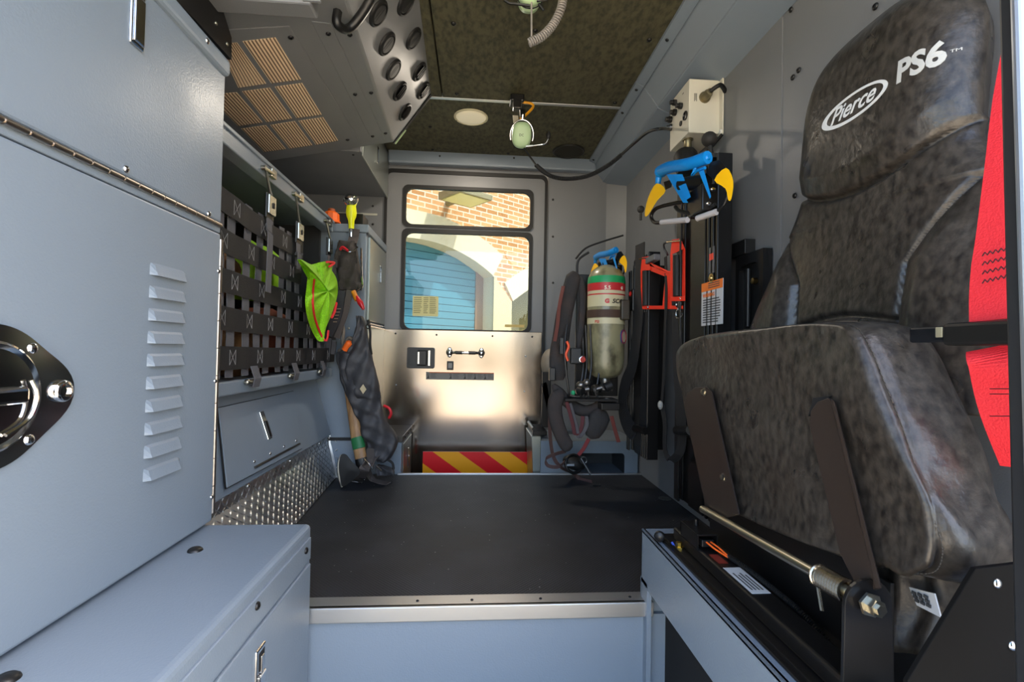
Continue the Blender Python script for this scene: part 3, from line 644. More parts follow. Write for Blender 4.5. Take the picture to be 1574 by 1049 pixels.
for z in zz:
    h = hw(z); row = []
    for i in range(ny+1):
        t = math.sin(-PI/2+PI*i/ny)*.62+.38*(-1+2*i/ny); y = yc+h*t; row.append(V((bx(y, z), y, z)))
    rimx = X0(z)+(.05*((z-1.27)/.09)**2.5 if z > 1.27 else 0)
    for i in range(1, 12): t = 1-2*i/12; row.append(V((rimx+.05+.015*math.sin(PI*i/12), yc+h*t*.97, z)))
    rs.append(row)
bk = MB(); bk.rings(rs); bk = bk.build('backrest', leather, seat, 'black leather backrest and headrest')
lw = mat('white_print', '#dcdedd', .5)
def onback(x, y, z, oy=0, oz=0, slope=0): Y = oy-x; Z = oz+y; return V((bx(Y, Z)-.0012-z, Y, Z))
def backpt(px, py):
    q = AX(px, py, .78)
    for _ in range(12): q = AX(px, py, bx(q.y, min(q.z, 1.35)))
    return q
pa, pc = backpt(1263, 203), backpt(1366, 119); pm = (pa+pc)/2
ea, eb = abs(pa.y-pc.y)/2*1.0, .029; zmid = pm.z
ring = MB(); o1 = []; i1 = []
for i in range(64):
    a = 2*PI*i/64; o1.append(onback(-0, 0, 0, pm.y-ea*math.cos(a), zmid+eb*math.sin(a)))
    i1.append(onback(0, 0, 0, pm.y-.004+ .001-ea*.86*math.cos(a), zmid+eb*.80*math.sin(a)+.0005))
ring.frame(o1, i1, (.0008, 0, 0)); ring.build('logo_ring', lw, bk)
text('Pierce', .046, None, 0, 0, lw, 'logo_script', bk, .0006, shear=.45, align='CENTER', sx=.98, fn=lambda x, y, z: onback(x, y, z, pm.y+.002, zmid-.013), bold=.0006, sub=1)
p1 = backpt(1380, 118); p2 = backpt(1449, 62)
pq = backpt(1411, 95)
text('PS6', .056, None, 0, 0, mat('grey_print', '#b9bab6', .5), 'logo_letters', bk, .0006, align='CENTER', sx=.84, fn=lambda x, y, z: onback(x, y, z, pq.y, pq.z-.020), bold=.0020, sub=1)
text('TM', .007, None, 0, 0, mat('grey_print', '#b9bab6', .5), 'logo_letters', bk, .0006, fn=lambda x, y, z: onback(x, y, z, pq.y-.037, pq.z-.006))
# folded-up cushion: outline (y, z) from far-top round to near, stacked in x
outp = [(1041, 560), (1043, 534), (1072, 518), (1130, 508), (1200, 501), (1265, 497), (1305, 502), (1328, 535), (1350, 590), (1378, 660), (1405, 745), (1432, 820), (1437, 855), (1424, 880), (1385, 880), (1310, 862), (1230, 835), (1150, 800), (1100, 770), (1072, 715), (1055, 650), (1046, 600)]
ol = catmull([AX(px, py, .555) for px, py in outp], 6, True); cen = sum(ol, V())/len(ol); cen.x = 0
def lay(x, s, dz=0): return [V((x, cen.y+(p.y-cen.y)*s, cen.z+(p.z-cen.z)*s*1.0+dz)) for p in ol]
def puff(rings_):
    for r in rings_:
        for p in r: p.x += .004*math.sin(p.y*19+p.z*7)+.003*math.sin(p.z*31-p.y*11)
    return rings_
R_ = puff([lay(.551+.010*(1-s*s)*0+.006*math.sin(s*PI), s) for s in (.02, .15, .3, .45, .6, .75, .86, .93, .97)])+[lay(.556, .992), lay(.562, 1.002), lay(.565, .996), lay(.5675, .994), lay(.571, 1.003), lay(.585, 1.016), lay(.61, 1.02), lay(.64, 1.012), lay(.665, .985), lay(.682, .945), lay(.692, .89), lay(.698, .8), lay(.70, .6), lay(.70, .3), lay(.70, .02)]
# wrinkles towards the near bottom corner
for r in R_:
    for p in r:
        g_ = math.exp(-((p.y-.60)**2+(p.z-.42)**2)/.008); p.y += -.010*g_*math.sin(90*p.x+40*p.z); p.z += .006*g_*math.sin(110*p.y+60*p.x)
cu = MB(); cu.rings(R_); cu = cu.build('seat_cushion', leather, seat, 'folded up leather cushion')
thr = mat('seam_thread', '#4a4640', .7)
st = MB(); L_ = lay(.5645, 1.0005)
for i in range(0, len(L_)-1):
    a, c = L_[i], L_[(i+1) % len(L_)]; n_ = max(1, int((c-a).length/.008))
    for k in range(n_): st.tube([a.lerp(c, (k+.15)/n_), a.lerp(c, (k+.75)/n_)], .0007, 4)
o = st.build('seam_stitching', thr, cu); o['kind'] = 'stuff'
# flap of leather hanging below the cushion
b = MB(); P = [(1345, 850), (1372, 872), (1395, 885), (1415, 893), (1428, 905)]
rows = []
for k in range(16):
    t = k/15; row = []
    for i in range(24):
        s = i/23; y = .71-.11*s; z = .42-.18*t-.01*math.sin(s*6); x = .585+.055*s+.008*math.sin(s*16)*(1-.4*t)+.03*math.sin(PI*t)
        row.append(V((x, y, z)))
    rows.append(row+[p+V((.006, 0, 0)) for p in reversed(row)])
b.rings(rows); b.build('leather_skirt', leather, seat)
brk = mat('bronze_bracket', '#4a403a', .3, .55, bump=(300, .06, .001))
def bracket(pts, bolts, x=.540):
    P = [AX(px, py, x) for px, py in pts]; b = MB(); b.prism(P, (.006, 0, 0), .0015)
    o = b.build('hinge_bracket', brk, seat)
    n = len(pts)
    for px, py in bolts: q = AX(px, py, x-.004); MB().lathe(q, (-1, 0, 0), [(.010, 0), (.010, .002), (.0065, .002), (.0065, .007), (.001, .008)], 6).build('bolt', zinc, o)
    return o, P
o1_, P1 = bracket([(1051, 622), (1056, 605), (1068, 596), (1084, 595), (1092, 604), (1134, 792), (1108, 800), (1084, 780)], [(1083, 603), (1113, 734)])
b = MB(); b.hexa([AX(1084, 598, .532), AX(1093, 602, .532), AX(1136, 792, .532), AX(1126, 790, .532)], [AX(1084, 598, .541), AX(1093, 602, .541), AX(1136, 792, .541), AX(1126, 790, .541)], .001); b.build('bracket_flange', brk, o1_)
o2_, P2 = bracket([(1243, 652), (1246, 632), (1256, 618), (1272, 612), (1279, 618), (1350, 905), (1322, 915), (1290, 850)], [])
b = MB(); b.hexa([AX(1277, 614, .530), AX(1282, 616, .530), AX(1354, 905, .530), AX(1346, 905, .530)], [AX(1277, 614, .541), AX(1282, 616, .541), AX(1354, 905, .541), AX(1346, 905, .541)], .001); b.build('bracket_flange', brk, o2_)
MB().prism([AX(px, py, .5445) for px, py in ((1242, 640), (1250, 612), (1276, 609), (1262, 625))], (.004, 0, 0)).build('bracket_slot', darkin, cu)
# hinge rod with torsion spring
ra, rb = AX(1080, 783, .53), AX(1352, 938, .53)
MB().cyl(ra, rb, .0085, n=16).build('hinge_rod', zinc, seat)
dr = (rb-ra).normalized(); s0 = AX(1257, 884, .53); s1 = AX(1302, 912, .53)
s0 = ra+dr*(s0-ra).dot(dr); s1 = ra+dr*(s1-ra).dot(dr)
MB().coil([s0, (s0+s1)/2, s1], .0145, .0030, 11, 6, 16).tube([s0+V((0, 0, -.014)), s0+dr*.01+V((0, 0, -.05))], .003, 6).build('torsion_spring', mat('spring_wire', '#d8d0c0', .25, 1), seat)
MB().lathe(rb-dr*.004, dr, [(.016, -.012), (.016, -.008), (.011, -.008), (.011, .004), (.007, .004), (.007, .008), (.001, .008)], 6).build('rod_nut', zinc, seat)
pv = MB(); c = rb-dr*.022+V((.004, 0, -.004)); po = [c+V((.034*math.cos(a), 0, .034*math.sin(a))) for a in [PI*k/12 for k in range(13)]]
po += [V((c.x-.036, c.y, .20)), V((c.x+.038, c.y, .20))]; pv.prism(po, (0, .006, 0), .001); pv.build('pivot_plate', blackm, seat)
# black channel under the seat
c0 = AX(1036, 802, SBX+.035)
chn = MB(); xa, xb2 = SBX+.030, .545
chn.box(xa-.012, xb2+.01, .47, 1.23, SBZ, SBZ+.005, .001); chn.box(xa-.002, xa+.001, .50, 1.23, SBZ, SBZ+.010, .0005); chn.box(.600, .606, .66, 1.20, SBZ+.004, .335, .001)  # last box: upright plate added to darken the gap under the cushion
chn.box(xa+.022, xa+.072, .51, 1.20, SBZ+.004, SBZ+.034, .006, 3); chn.box(xb2-.003, .70, .45, 1.24, SBZ, SBZ+.008)
chn.build('mounting_rail', blackm, seat)
MB().lathe((xa+.045, .615, SBZ+.0342), (0, 0, 1), [(.016, 0), (.016, .0012), (.013, .0012), (.001, .0006)], 24).build('rail_hole', darkin, seat)
gold = mat('gold_zinc', '#c9a54a', .3, 1)
for y in (1.14, .555): 
    p = V((xa+.012, y, SBZ+.005)); MB().lathe(p, (0, 0, 1), [(.011, 0), (.011, .003), (.007, .003), (.0075, .013), (.001, .014)], 6).build('bolt', gold, seat)
    MB().lathe(p+V((-.009, .004, 0)), (-.5, .2, 1), [(.003, 0), (.003, .012), (.001, .013)], 8).build('bolt_mark', mat('blue_mark', '#2a4fc0', .5), seat)
sw = MB(); y0, y1 = 1.06, 1.15; sw.box(xa+.02, xa+.068, y0, y1, SBZ+.062, SBZ+.066, .001).box(xa+.02, xa+.023, y0, y1, SBZ+.034, SBZ+.064).box(xa+.065, xa+.068, y0, y1, SBZ+.034, SBZ+.064).box(xa+.02, xa+.068, y1-.003, y1, SBZ+.034, SBZ+.064)
sw.cyl((xa+.045, y1-.03, SBZ+.066), (xa+.045, y1-.03, SBZ+.08), .005); sw = sw.build('sensor_bracket', blackm, seat)
MB().box(xa+.030, xa+.058, y0-.002, y0+.03, SBZ+.038, SBZ+.054, .002).build('connector', black, sw)
MB().tube(catmull([(xa+.040, y0, SBZ+.050), (xa+.046, y0-.03, SBZ+.046), (xa+.060, y0-.06, SBZ+.040)], 6), .002, 6).tube(catmull([(xa+.050, y0, SBZ+.050), (xa+.055, y0-.03, SBZ+.048), (xa+.062, y0-.06, SBZ+.041)], 6), .002, 6).build('orange_wire', mat('orange_wire', '#ff6a1e', .5), sw)
MB().coil(catmull([(xa+.062, y0-.055, SBZ+.041), (xa+.074, y0-.12, SBZ+.038), (xa+.085, y0-.24, SBZ+.03), (xa+.10, y0-.30, SBZ+.005)], 6), .0042, .0016, 70, 4, 8).build('conduit', black, seat)
q = MB().box(xa+.030, xa+.066, .86, .965, SBZ+.0338, SBZ+.0348).build('rail_label', mat('label_white', '#cfd2d4', .5), seat)
g = MB()
for i in range(4): g.box(xa+.036+i*.007, xa+.039+i*.007, .872, .94-.008*(i % 2), SBZ+.0347, SBZ+.0352)
g.build('label_print', mat('label_ink', '#444648', .6), q)
MB().box(xa+.032, xa+.052, .985, 1.03, SBZ+.0338, SBZ+.0345).build('red_label', mat('dull_red', '#7c2a22', .5), seat)
# side plate nearest to us, with a label behind it
b = MB(); b.prism([AY(1395, 1049, .50), AY(1500, 875, .50), AY(1574, 866, .50), AY(1620, 1100, .50), AY(1395, 1100, .50)], (0, .006, 0), .001); sp_ = b.build('side_plate', mat('matte_black', '#0b0b0b', .8, spec=.15), seat)
for px, py in ((1532, 897), (1555, 993)): q = AY(px, py, .50); MB().ell(q, .005, .004, .006, 12, 8).build('rivet', chrome, sp_)
b = MB(); q = AX(1420, 915, .66); b.lathe((.662, q.y, q.z+.005), (-1, -.4, 0), [(.062, 0), (.060, .006), (.05, .008), (.001, .009)], 32); rc = b.build('recliner_cover', black, seat)
b = MB(); a_ = V((-.3, -1, 0)).normalized(); c4_ = [AX(px, py, .628) for px, py in ((1397, 903), (1436, 913), (1446, 950), (1409, 931))]; b.prism(c4_, (.002, 0, 0)); lb2 = b.build('white_label', mat('label_white', '#cfd2d4', .5), rc)
c5 = [c4_[0].lerp(c4_[1], t) for t in (.15, .85)]; g = MB()
for i in range(3):
    for s_ in (0, 1, 2):
        p = c4_[0].lerp(c4_[1], .18+.24*s_).lerp(c4_[3].lerp(c4_[2], .18+.24*s_), .25+.2*i); g.box(p.x-.003, p.x-.001, p.y-.003, p.y+.003, p.z-.002, p.z+.002)
g.build('label_print', mat('label_ink', '#444648', .6), lb2)
# red seat belt with tongue
belt = thing('seat_belt', 'bright red seat belt hanging at the near edge of the black seat', 'seat belt', (.66, .60, .7))
redw = mat('red_webbing', '#d92330', .6, bump=(420, .5, .002))
bp = catmull([AX(px, py, x) for px, py, x in ((1572, -60, .66), (1560, 60, .655), (1550, 150, .65), (1543, 260, .645), (1535, 370, .64), (1529, 440, .635), (1529, 492, .63))], 8)
bt_ = MB(); bt_.ribbon(bp, [V((.25, -1, 0))]*len(bp), [.014+.036*min(1, i/len(bp)*1.4) for i in range(len(bp))], .003); bt_.build('shoulder_strap', redw, belt)
bp2 = catmull([AX(px, py, x) for px, py, x in ((1528, 535, .63), (1530, 560, .62), (1540, 610, .63), (1556, 660, .64), (1580, 720, .66))], 8)
MB().ribbon(bp2, [V((.25, -1, 0))]*len(bp2), .052, .004).build('lap_strap', redw, belt)
sg = MB()
for py in (390, 404, 418, 432):
    q0 = AX(1510, py+4, .625); q1 = AX(1552, py-6, .615); n_ = 10
    sg.tube([q0.lerp(q1, i/n_)+V((0, 0, .004*(i % 2))) for i in range(n_+1)], .0008, 4)
for py in (598, 606, 640): q0 = AX(1522, py, .615); q1 = AX(1560, py, .605); sg.tube([q0, q1], .0008, 4)
o = sg.build('belt_stitching', mat('belt_thread', '#4a1a24', .7), belt); o['kind'] = 'stuff'
tg = MB(); tz = AX(1500, 512, .62); tg.box(.622, .628, .590, .655, tz.z-.011, tz.z+.011, .003)
tg = tg.build('belt_tongue', mat('black_steel', '#23262b', .25, .5), belt, 'black metal belt tongue')
b = MB()
for px in (1442, 1457): q = AX(px, 510, .621); b.box(.6205, .6225, q.y-.006, q.y+.004, q.z-.008, q.z+.006, .001)
b.build('tongue_hole', mat('tongue_bright', '#b9b59a', .4, .5), tg)
MB().box(.614, .630, .50, .598, tz.z-.016, tz.z+.014, .005).build('buckle_cover', black, belt)
# ------------------------------------------------------------ door jamb at the very right
jb = MB(); ja, jc = AY(1532, -60, .42), AY(1560, 1110, .42)
jb.hexa([ja, ja+V((.06, 0, 0)), jc+V((.06, 0, 0)), jc], [p+V((0, -.02, 0)) for p in (ja, ja+V((.06, 0, 0)), jc+V((.06, 0, 0)), jc)], .003)
jm = struct(jb.build('trim_13', mat('dark_jamb', '#2a2c2f', .4, .3)), 'dark vertical door jamb at the near right edge')
ja, jc = AY(1548, -60, .405), AY(1582, 1110, .405)
MB().hexa([ja, ja+V((.010, 0, 0)), jc+V((.010, 0, 0)), jc], [p+V((0, -.008, 0)) for p in (ja, ja+V((.010, 0, 0)), jc+V((.010, 0, 0)), jc)], .003).build('jamb_edge', mat('grey_edge', '#8a9098', .3, .6), jm)
# ------------------------------------------------------------ empty bottle bracket column
def column(name, label, y0, y1, x, z0, z1, cat='bracket'):
    t = thing(name, label, cat, (x, (y0+y1)/2, z0))
    w = y1-y0
    b = MB(); b.box(x, XR-.004, y1-.10*w, y1, z0, z1-.02, .003); b.box(x-.02, x-.012, y1-.13*w, y1, z0, z1-.05, .002); b.build('side_channel', blackm, t)
    b = MB(); b.box(x+.005, x+.012, y0+.30*w, y1-.1*w, z0, z1, .002); b.box(x-.004, x+.004, y0+.32*w, y1-.30*w, z0, z1-.01, .002); b.build('back_plate', blackm, t)
    for k, (f0, f1, dz) in enumerate(((.22, .27, -.01), (.12, .17, -.02), (.02, .06, 0))): MB().box(x-.006, x+.045, y0+f0*w, y0+f1*w, z0, z1+dz, .003).build('guide_rail', blackm, t)
    return t
col = column('bottle_bracket', 'tall black bracket column with warning label, behind the near seat', 1.53, 1.83, .79, .10, 1.33)
q = AX(1092, 438, .786); xx = .785
wl = MB(); c0 = AX(1079, 437, xx); c1 = AX(1111, 498, xx); wl.box(xx-.001, xx+.001, c1.y, c0.y, c1.z, c0.z); wl = wl.build('warning_label', mat('label_paper', '#c9ccd0', .5), col, 'white and orange warning label')
MB().box(xx-.0016, xx-.0008, c1.y, c0.y, c0.z-.030, c0.z).build('label_header', mat('label_orange', '#ee7a28', .5), wl)
text('WARNING', .017, (xx-.002, c0.y-.012, c0.z-.050), (0, -1, 0), (0, 0, 1), mat('label_orange', '#ee7a28', .5), 'label_text', wl, bold=.0006, sx=1.0)
g = MB()
for i in range(11):
    z = c0.z-.060-i*.0085
    if z > c1.z+.008: g.box(xx-.0016, xx-.0008, c1.y+.010+R.uniform(0, .02), c0.y-.012, z-.002, z+.002)
for i in range(3): g.box(xx-.0022, xx-.0014, c1.y+.02, c0.y-.05, c0.z-.008-i*.007, c0.z-.005-i*.007)
g.build('label_print', mat('label_ink', '#444648', .6), wl)
MB().lathe(AX(1094, 428, xx), (-1, 0, 0), [(.016, 0), (.016, .003), (.010, .003), (.008, .008), (.001, .009)], 20).build('adjuster_bolt', mat('brass', '#b8a06a', .3, 1), col)
MB().box(xx-.001, xx+.001, AX(1098, 400, xx).y, AX(1090, 400, xx).y, AX(1094, 420, xx).z, AX(1094, 380, xx).z, 0).build('adjuster_slot', mat('slot_grey', '#5e5f62', .5), col)
MB().box(xx-.002, xx+.0, AX(1097, 400, xx).y, AX(1091, 400, xx).y, AX(1094, 400, xx).z, AX(1094, 390, xx).z, 0).build('slot_flag', red, col)
q = AX(1090, 214, .80); MB().ell(q, .026, .026, .026).cyl(q, q+V((.01, 0, -.07)), .008).cyl(q+V((.01, 0, -.06)), q+V((.01, 0, -.075)), .03).build('release_knob', mat('worn_rubber', '#2a2826', .7), col)
MB().lathe(AX(1055, 250, .80), (0, .3, 1), [(.04, -.05), (.045, -.01), (.045, .03), (.038, .045), (.001, .05)], 20).build('pivot_cap', rubber, col)
# blue and yellow claw clamp
def claw(t, W_, s=1):
    """W_(px, py, k) -> point, pixels of the near clamp, k = depth towards the room"""
    b = MB(); p = [W_(1014, 264, .0), W_(1030, 257, .01), W_(1060, 252, .02), (W_(1088, 242, .02))]
    b.tube(catmull(p, 5), [.019*s]*16, 10); b.tube([W_(1014, 264, 0), W_(1011, 283, 0)], [.013*s, .010*s], 8); b.ell(W_(1016, 264, 0), .022*s, .022*s, .02*s)
    b.tube([W_(1086, 243, .02), W_(1090, 241, .02)], [.012*s, .006*s], 8); b.tube([W_(1072, 252, .02), W_(1064, 270, .02), W_(1072, 262, .02), W_(1084, 258, .02)], .005*s, 6)
    b.hexa([W_(1024, 268, 0), W_(1034, 268, 0), W_(1058, 312, 0), W_(1050, 312, 0)], [W_(1024, 268, .012), W_(1034, 268, .012), W_(1058, 312, .012), W_(1050, 312, .012)], .001)
    b.hexa([W_(1034, 268, .012), W_(1049, 268, .012), W_(1062, 303, .012), W_(1054, 308, .012)], [W_(1034, 268, .018), W_(1049, 268, .018), W_(1062, 303, .018), W_(1054, 308, .018)])
    b.hexa([W_(1074, 264, .02), W_(1082, 261, .02), W_(1093, 302, .02), W_(1091, 306, .02)], [W_(1074, 264, .032), W_(1082, 261, .032), W_(1093, 302, .032), W_(1091, 306, .032)], .001)
    b.build('clamp_body', blue, t)
    for pts in ([(1009, 282), (1023, 293), (1010, 309), (996, 331), (991, 330), (996, 305)], [(1116, 258), (1127, 278), (1124, 306), (1119, 307), (1115, 290), (1098, 277)]):
        far_ = pts[0][0] < 1050; b = MB(); n0 = [W_(px, py, -.006 if far_ else .0) for px, py in pts]; n1 = [W_(px, py, .016 if far_ else .022) for px, py in pts]
        cc = catmull(n0, 3, True); cd_ = catmull(n1, 3, True); m0 = sum(cc, V())/len(cc); m1 = sum(cd_, V())/len(cd_)
        b.rings([[m0.lerp(p, .9) for p in cc], cc, cd_, [m1.lerp(p, .9) for p in cd_]], smooth=False); b.build('claw_tip', yellow, t)
    b = MB()
    b.hexa([W_(1020, 280, 0), W_(1034, 275, 0), (W_(1032, 288, 0)), W_(1023, 292, 0)], [W_(1020, 280, .01), W_(1034, 275, .01), W_(1032, 288, .01), W_(1023, 292, .01)])
    b.prism([W_(px, py, .0) for px, py in ((1098, 277), (1116, 258), (1106, 246), (1092, 250), (1086, 266))], W_(1100, 260, .014)-W_(1100, 260, 0), .001)
    b.tube([W_(1048, 284, .005), W_(1086, 278, .005)], .022*s, 14); b.box(*sorted((W_(1056, 300, 0).x, W_(1056, 300, 0).x+.05)), *sorted((W_(1095, 300, 0).y, W_(1056, 300, 0).y)), W_(1075, 330, 0).z, W_(1075, 290, 0).z, .004)
    b.build('clamp_arm', blackm, t)
    b = MB(); b.tube(catmull([W_(px, py, 0) for px, py in ((1050, 311), (1040, 312), (1010, 320), (1001, 332), (1006, 342), (1020, 342))], 5), .0065*s, 8); b.tube(catmull([W_(px, py, 0) for px, py in ((1038, 318), (1044, 324), (1060, 328), (1072, 332), (1090, 322), (1100, 314))], 5), .0065*s, 8); b.tube(catmull([W_(px, py, 0) for px, py in ((1100, 326), (1112, 316), (1119, 300))], 5), .005*s, 8)
    b.build('bail_loop', black, t)
    b = MB(); b.tube([W_(1017, 342, .002), W_(1057, 338, .002)], .0095*s, 10); b.tube([W_(1072, 336, .004), W_(1101, 326, .004)], .0095*s, 10); b.build('bail_sleeve', mat('pale_grip', '#b5b2b4', .4), t)
    b = MB()
    for px, py in ((1090, 249), (1084, 251), (1098, 292), (1091, 314)): b.lathe(W_(px, py, .004), (-1, -.3, .1), [(.006*s, 0), (.006*s, .010), (.003, .014)], 8)
    b.ell(W_(1046, 285, .005), .012*s, .012*s, .02*s); b.build('clamp_bolts', chrome, t)
def Wn(px, py, k=0): return AX(px, py, .60+.11*(px-990)/137+.0-k)
claw(thing('bottle_clamp', 'large blue clamp with yellow claws on the column with warning label', 'clamp', (.68, 1.6, 1.1)), Wn)
b = column('bottle_bracket', 'tall black bracket column right of the air cylinder', 2.03, 2.27, .74, .20, 1.10)
q = AX(985, 322, .75); MB().ell(q, .017, .017, .017).cyl(q, q+V((0, 0, -.05)), .006).build('release_knob', mat('worn_rubber', '#2a2826', .7), b)
# small black housing on the wall behind the near seat
hs = thing('wall_housing', 'small black housing on the wall behind the warning-labelled column', 'housing', (.88, 1.42, .9))
b = MB(); a, c = AX(1131, 396, .865), AX(1172, 500, .865); b.frame(srect(c.y, a.y, c.z-.1, a.z, .865, 6, 'yz'), rrect(c.y+.02, a.y-.02, c.z-.05, a.z-.035, .028, .865, 6, 'yz'), (.03, 0, 0)); b.build('housing_frame', blackm, hs)
MB().box(.88, .896, c.y+.01, a.y-.01, c.z-.08, a.z-.02).cyl((.87, (a.y+c.y)/2+.01, c.z), (.87, (a.y+c.y)/2+.01, a.z-.05), .008).build('inner_bar', black, hs)
q = AX(1158, 432, .86); MB().lathe(q, (-1, 0, 0), [(.010, -.01), (.010, .004), (.001, .006)], 6).build('bolt', mat('brass', '#b8a06a', .3, 1), hs)
MB().box(.862, .898, a.y-.06, a.y+.04, a.z+.002, a.z+.05, .002).build('housing_cap', black, hs)
# ------------------------------------------------------------ red handle frame
rf = thing('extrication_handle', 'bright red tool handle frame with black grips hanging between the columns', 'tool handle', (.80, 2.0, .8))
def RW(px, py, k=0): return AX(px, py, .735+.06*(px-985)/70-k)
sc_ = 7.49; P_ = lambda x, y, k=0: RW(970+x/sc_, 350+y/sc_, k)
b = MB()
def slab(pts, k0=0, k1=.014, bev=.0012): b.hexa([P_(x, y, k0) for x, y in pts], [P_(x, y, k1) for x, y in pts], bev)
slab([(125, 345), (205, 330), (225, 490), (110, 500)]); slab([(110, 490), (130, 490), (135, 940), (115, 935)]); slab([(115, 900), (600, 900), (600, 940), (120, 942)])
slab([(205, 400), (280, 460), (460, 510), (455, 540), ][:4], .0, .016); slab([(215, 440), (460, 530), (455, 590), (225, 500)], .0, .012)
slab([(400, 500), (465, 500), (470, 905), (360, 900)], .0, .012); slab([(470, 140), (570, 125), (620, 240), (450, 320)], 0, .016); slab([(450, 310), (480, 310), (480, 850), (455, 850)], 0, .016)
slab([(580, 240), (625, 240), (625, 850), (585, 780)], 0, .012); slab([(455, 800), (625, 790), (625, 845), (455, 850)], 0, .02); b.build('red_frame', red, rf)
b = MB(); b.tube([P_(170, 500, .008), P_(170, 900, .008)], .0155, 14); b.build('grip', rubber, rf); MB().tube([P_(530, 322, .012), P_(530, 790, .012)], .0155, 14).build('grip', rubber, rf)
b = MB(); b.tube([P_(70, 365, .01), P_(205, 350, .018)], .003, 6); b.tube([P_(410, 165, .02), P_(570, 150, .02)], .003, 6)
for x, y in ((195, 918), (570, 818), (195, 352), (560, 150)): b.ell(P_(x, y, .018), .005, .005, .005, 8, 6)
b.build('pin', chrome, rf)
b = MB(); b.tube(catmull([P_(x, y, .012) for x, y in ((80, 365), (45, 390), (48, 450), (75, 490), (80, 520))], 5), .0045, 7); b.build('snap_hook', mat('gunmetal', '#55585c', .3, .8), rf); b = MB(); b.tube(catmull([P_(x, y, .018) for x, y in ((420, 165), (378, 190), (385, 250), (410, 290), (420, 320))], 5), .0045, 7); b.build('snap_hook', mat('gunmetal', '#55585c', .3, .8), rf)
b = MB(); b.tube(catmull([P_(x, y, .014) for x, y in ((525, 850), (520, 900), (545, 935), (520, 980), (530, 1040), (575, 1030), (585, 980), (545, 935), (570, 900), (572, 850))], 4), .0028, 6); b.build('carabiner', chrome, rf)
b = MB(); b.box(*sorted((P_(240, 360).x, P_(240, 360).x-.03)), *sorted((P_(240, 360).y, P_(390, 360).y)), P_(300, 405).z, P_(300, 335).z, .004)
b.build('latch_block', mat('latch_grey', '#5f6368', .5), rf)
# webbing between columns
def loop(name, label, pts, wd, w, m, cat='strap', th=.003, group=None):
    return tag(MB().ribbon(catmull([AX(*p) for p in pts], 7), wd, w, th).build(name, m), label, cat)
wb = thing('waist_webbing', 'wide black webbing loop hanging right of the air cylinder', 'strap', (.70, 2.05, .5))
MB().ribbon(catmull([AX(*p) for p in ((984, 375, .725), (983, 430, .72), (981, 490, .715), (972, 560, .70), (960, 595, .69), (957, 625, .69), (966, 655, .69), (978, 668, .70))], 8), (.3, -1, 0), .066, .004).build('front_loop', strapm, wb)
MB().ribbon(catmull([AX(*p) for p in ((992, 480, .735), (991, 560, .735), (990, 610, .735), (987, 662, .73))], 8), (.1, -1, 0), .06, .004).build('back_loop', strapm, wb)
q = AX(988, 661, .715); MB().cyl(q+V((0, -.035, 0)), q+V((-.02, .045, 0)), .016, n=14).build('adjuster', blackm, wb)
q = AX(973, 462, .715); MB().box(q.x-.012, q.x, q.y-.03, q.y+.03, q.z-.05, q.z+.05, .005).build('clip', black, wb)
MB().torus(q+V((-.014, 0, .03)), (1, 0, 0), .009, .0025, 16, 6).build('red_emblem', mat('emblem_red', '#d0261c', .5), wb)
ts = thing('hanging_strap', 'thin black strap looping down beside the near seat cushion', 'strap', (.74, 1.75, .3))
MB().ribbon(catmull([AX(*p) for p in ((1023, 395, .76), (1024, 450, .755), (1022, 520, .75), (1020, 580, .75), (1017, 622, .745))], 6), (.2, -1, 0), .016, .003).build('thin_strap', strapm, ts)
MB().ribbon(catmull([AX(*p) for p in ((1017, 622, .745), (1022, 650, .74), (1022, 690, .74), (1030, 707, .745), (1042, 700, .75), (1048, 680, .755), (1046, 620, .76), (1042, 560, .765), (1040, 480, .77))], 8), [V((.3, -1, 0))]*57, [.022+.03*min(1, max(0, (i-20)/20)) for i in range(57)], .003).build('strap_loop', strapm, ts)
q = AX(1015, 623, .735); MB().ell(q, .010, .012, .018).build('slider', mat('pale_slider', '#9a9a96', .4), ts)
hk = MB(); q = AX(1040, 662, .76); hk.cyl(q, AX(1062, 662, .70), .016, n=14); hk.box(q.x-.005, q.x+.03, q.y-.05, q.y-.0, q.z-.02, q.z+.02, .003); tag(hk.build('seat_stop', blackm), 'black stub bar left of the near seat cushion', 'bar')
MB().ell(q+V((0, .005, 0)), .006, .010, .010, 10, 8).build('bolt', chrome, bpy.data.objects['seat_stop'])
# wall hole, slotted
q = AX(1043, 725, XR-.001); b = MB(); b.prism(rrect(q.y-.02, q.y+.02, q.z-.06, q.z+.045, .018, XR-.002, 6, 'yz'), (.003, 0, 0)); b.build('slot_hole', darkin, rw)
for dy in (0, .03): MB().lathe(AX(1005, 637, XR)+V((0, dy, dy*.6)), (-1, 0, 0), [(.008, 0), (.008, .001), (.001, .001)], 10).build('slot_hole', darkin, rw)
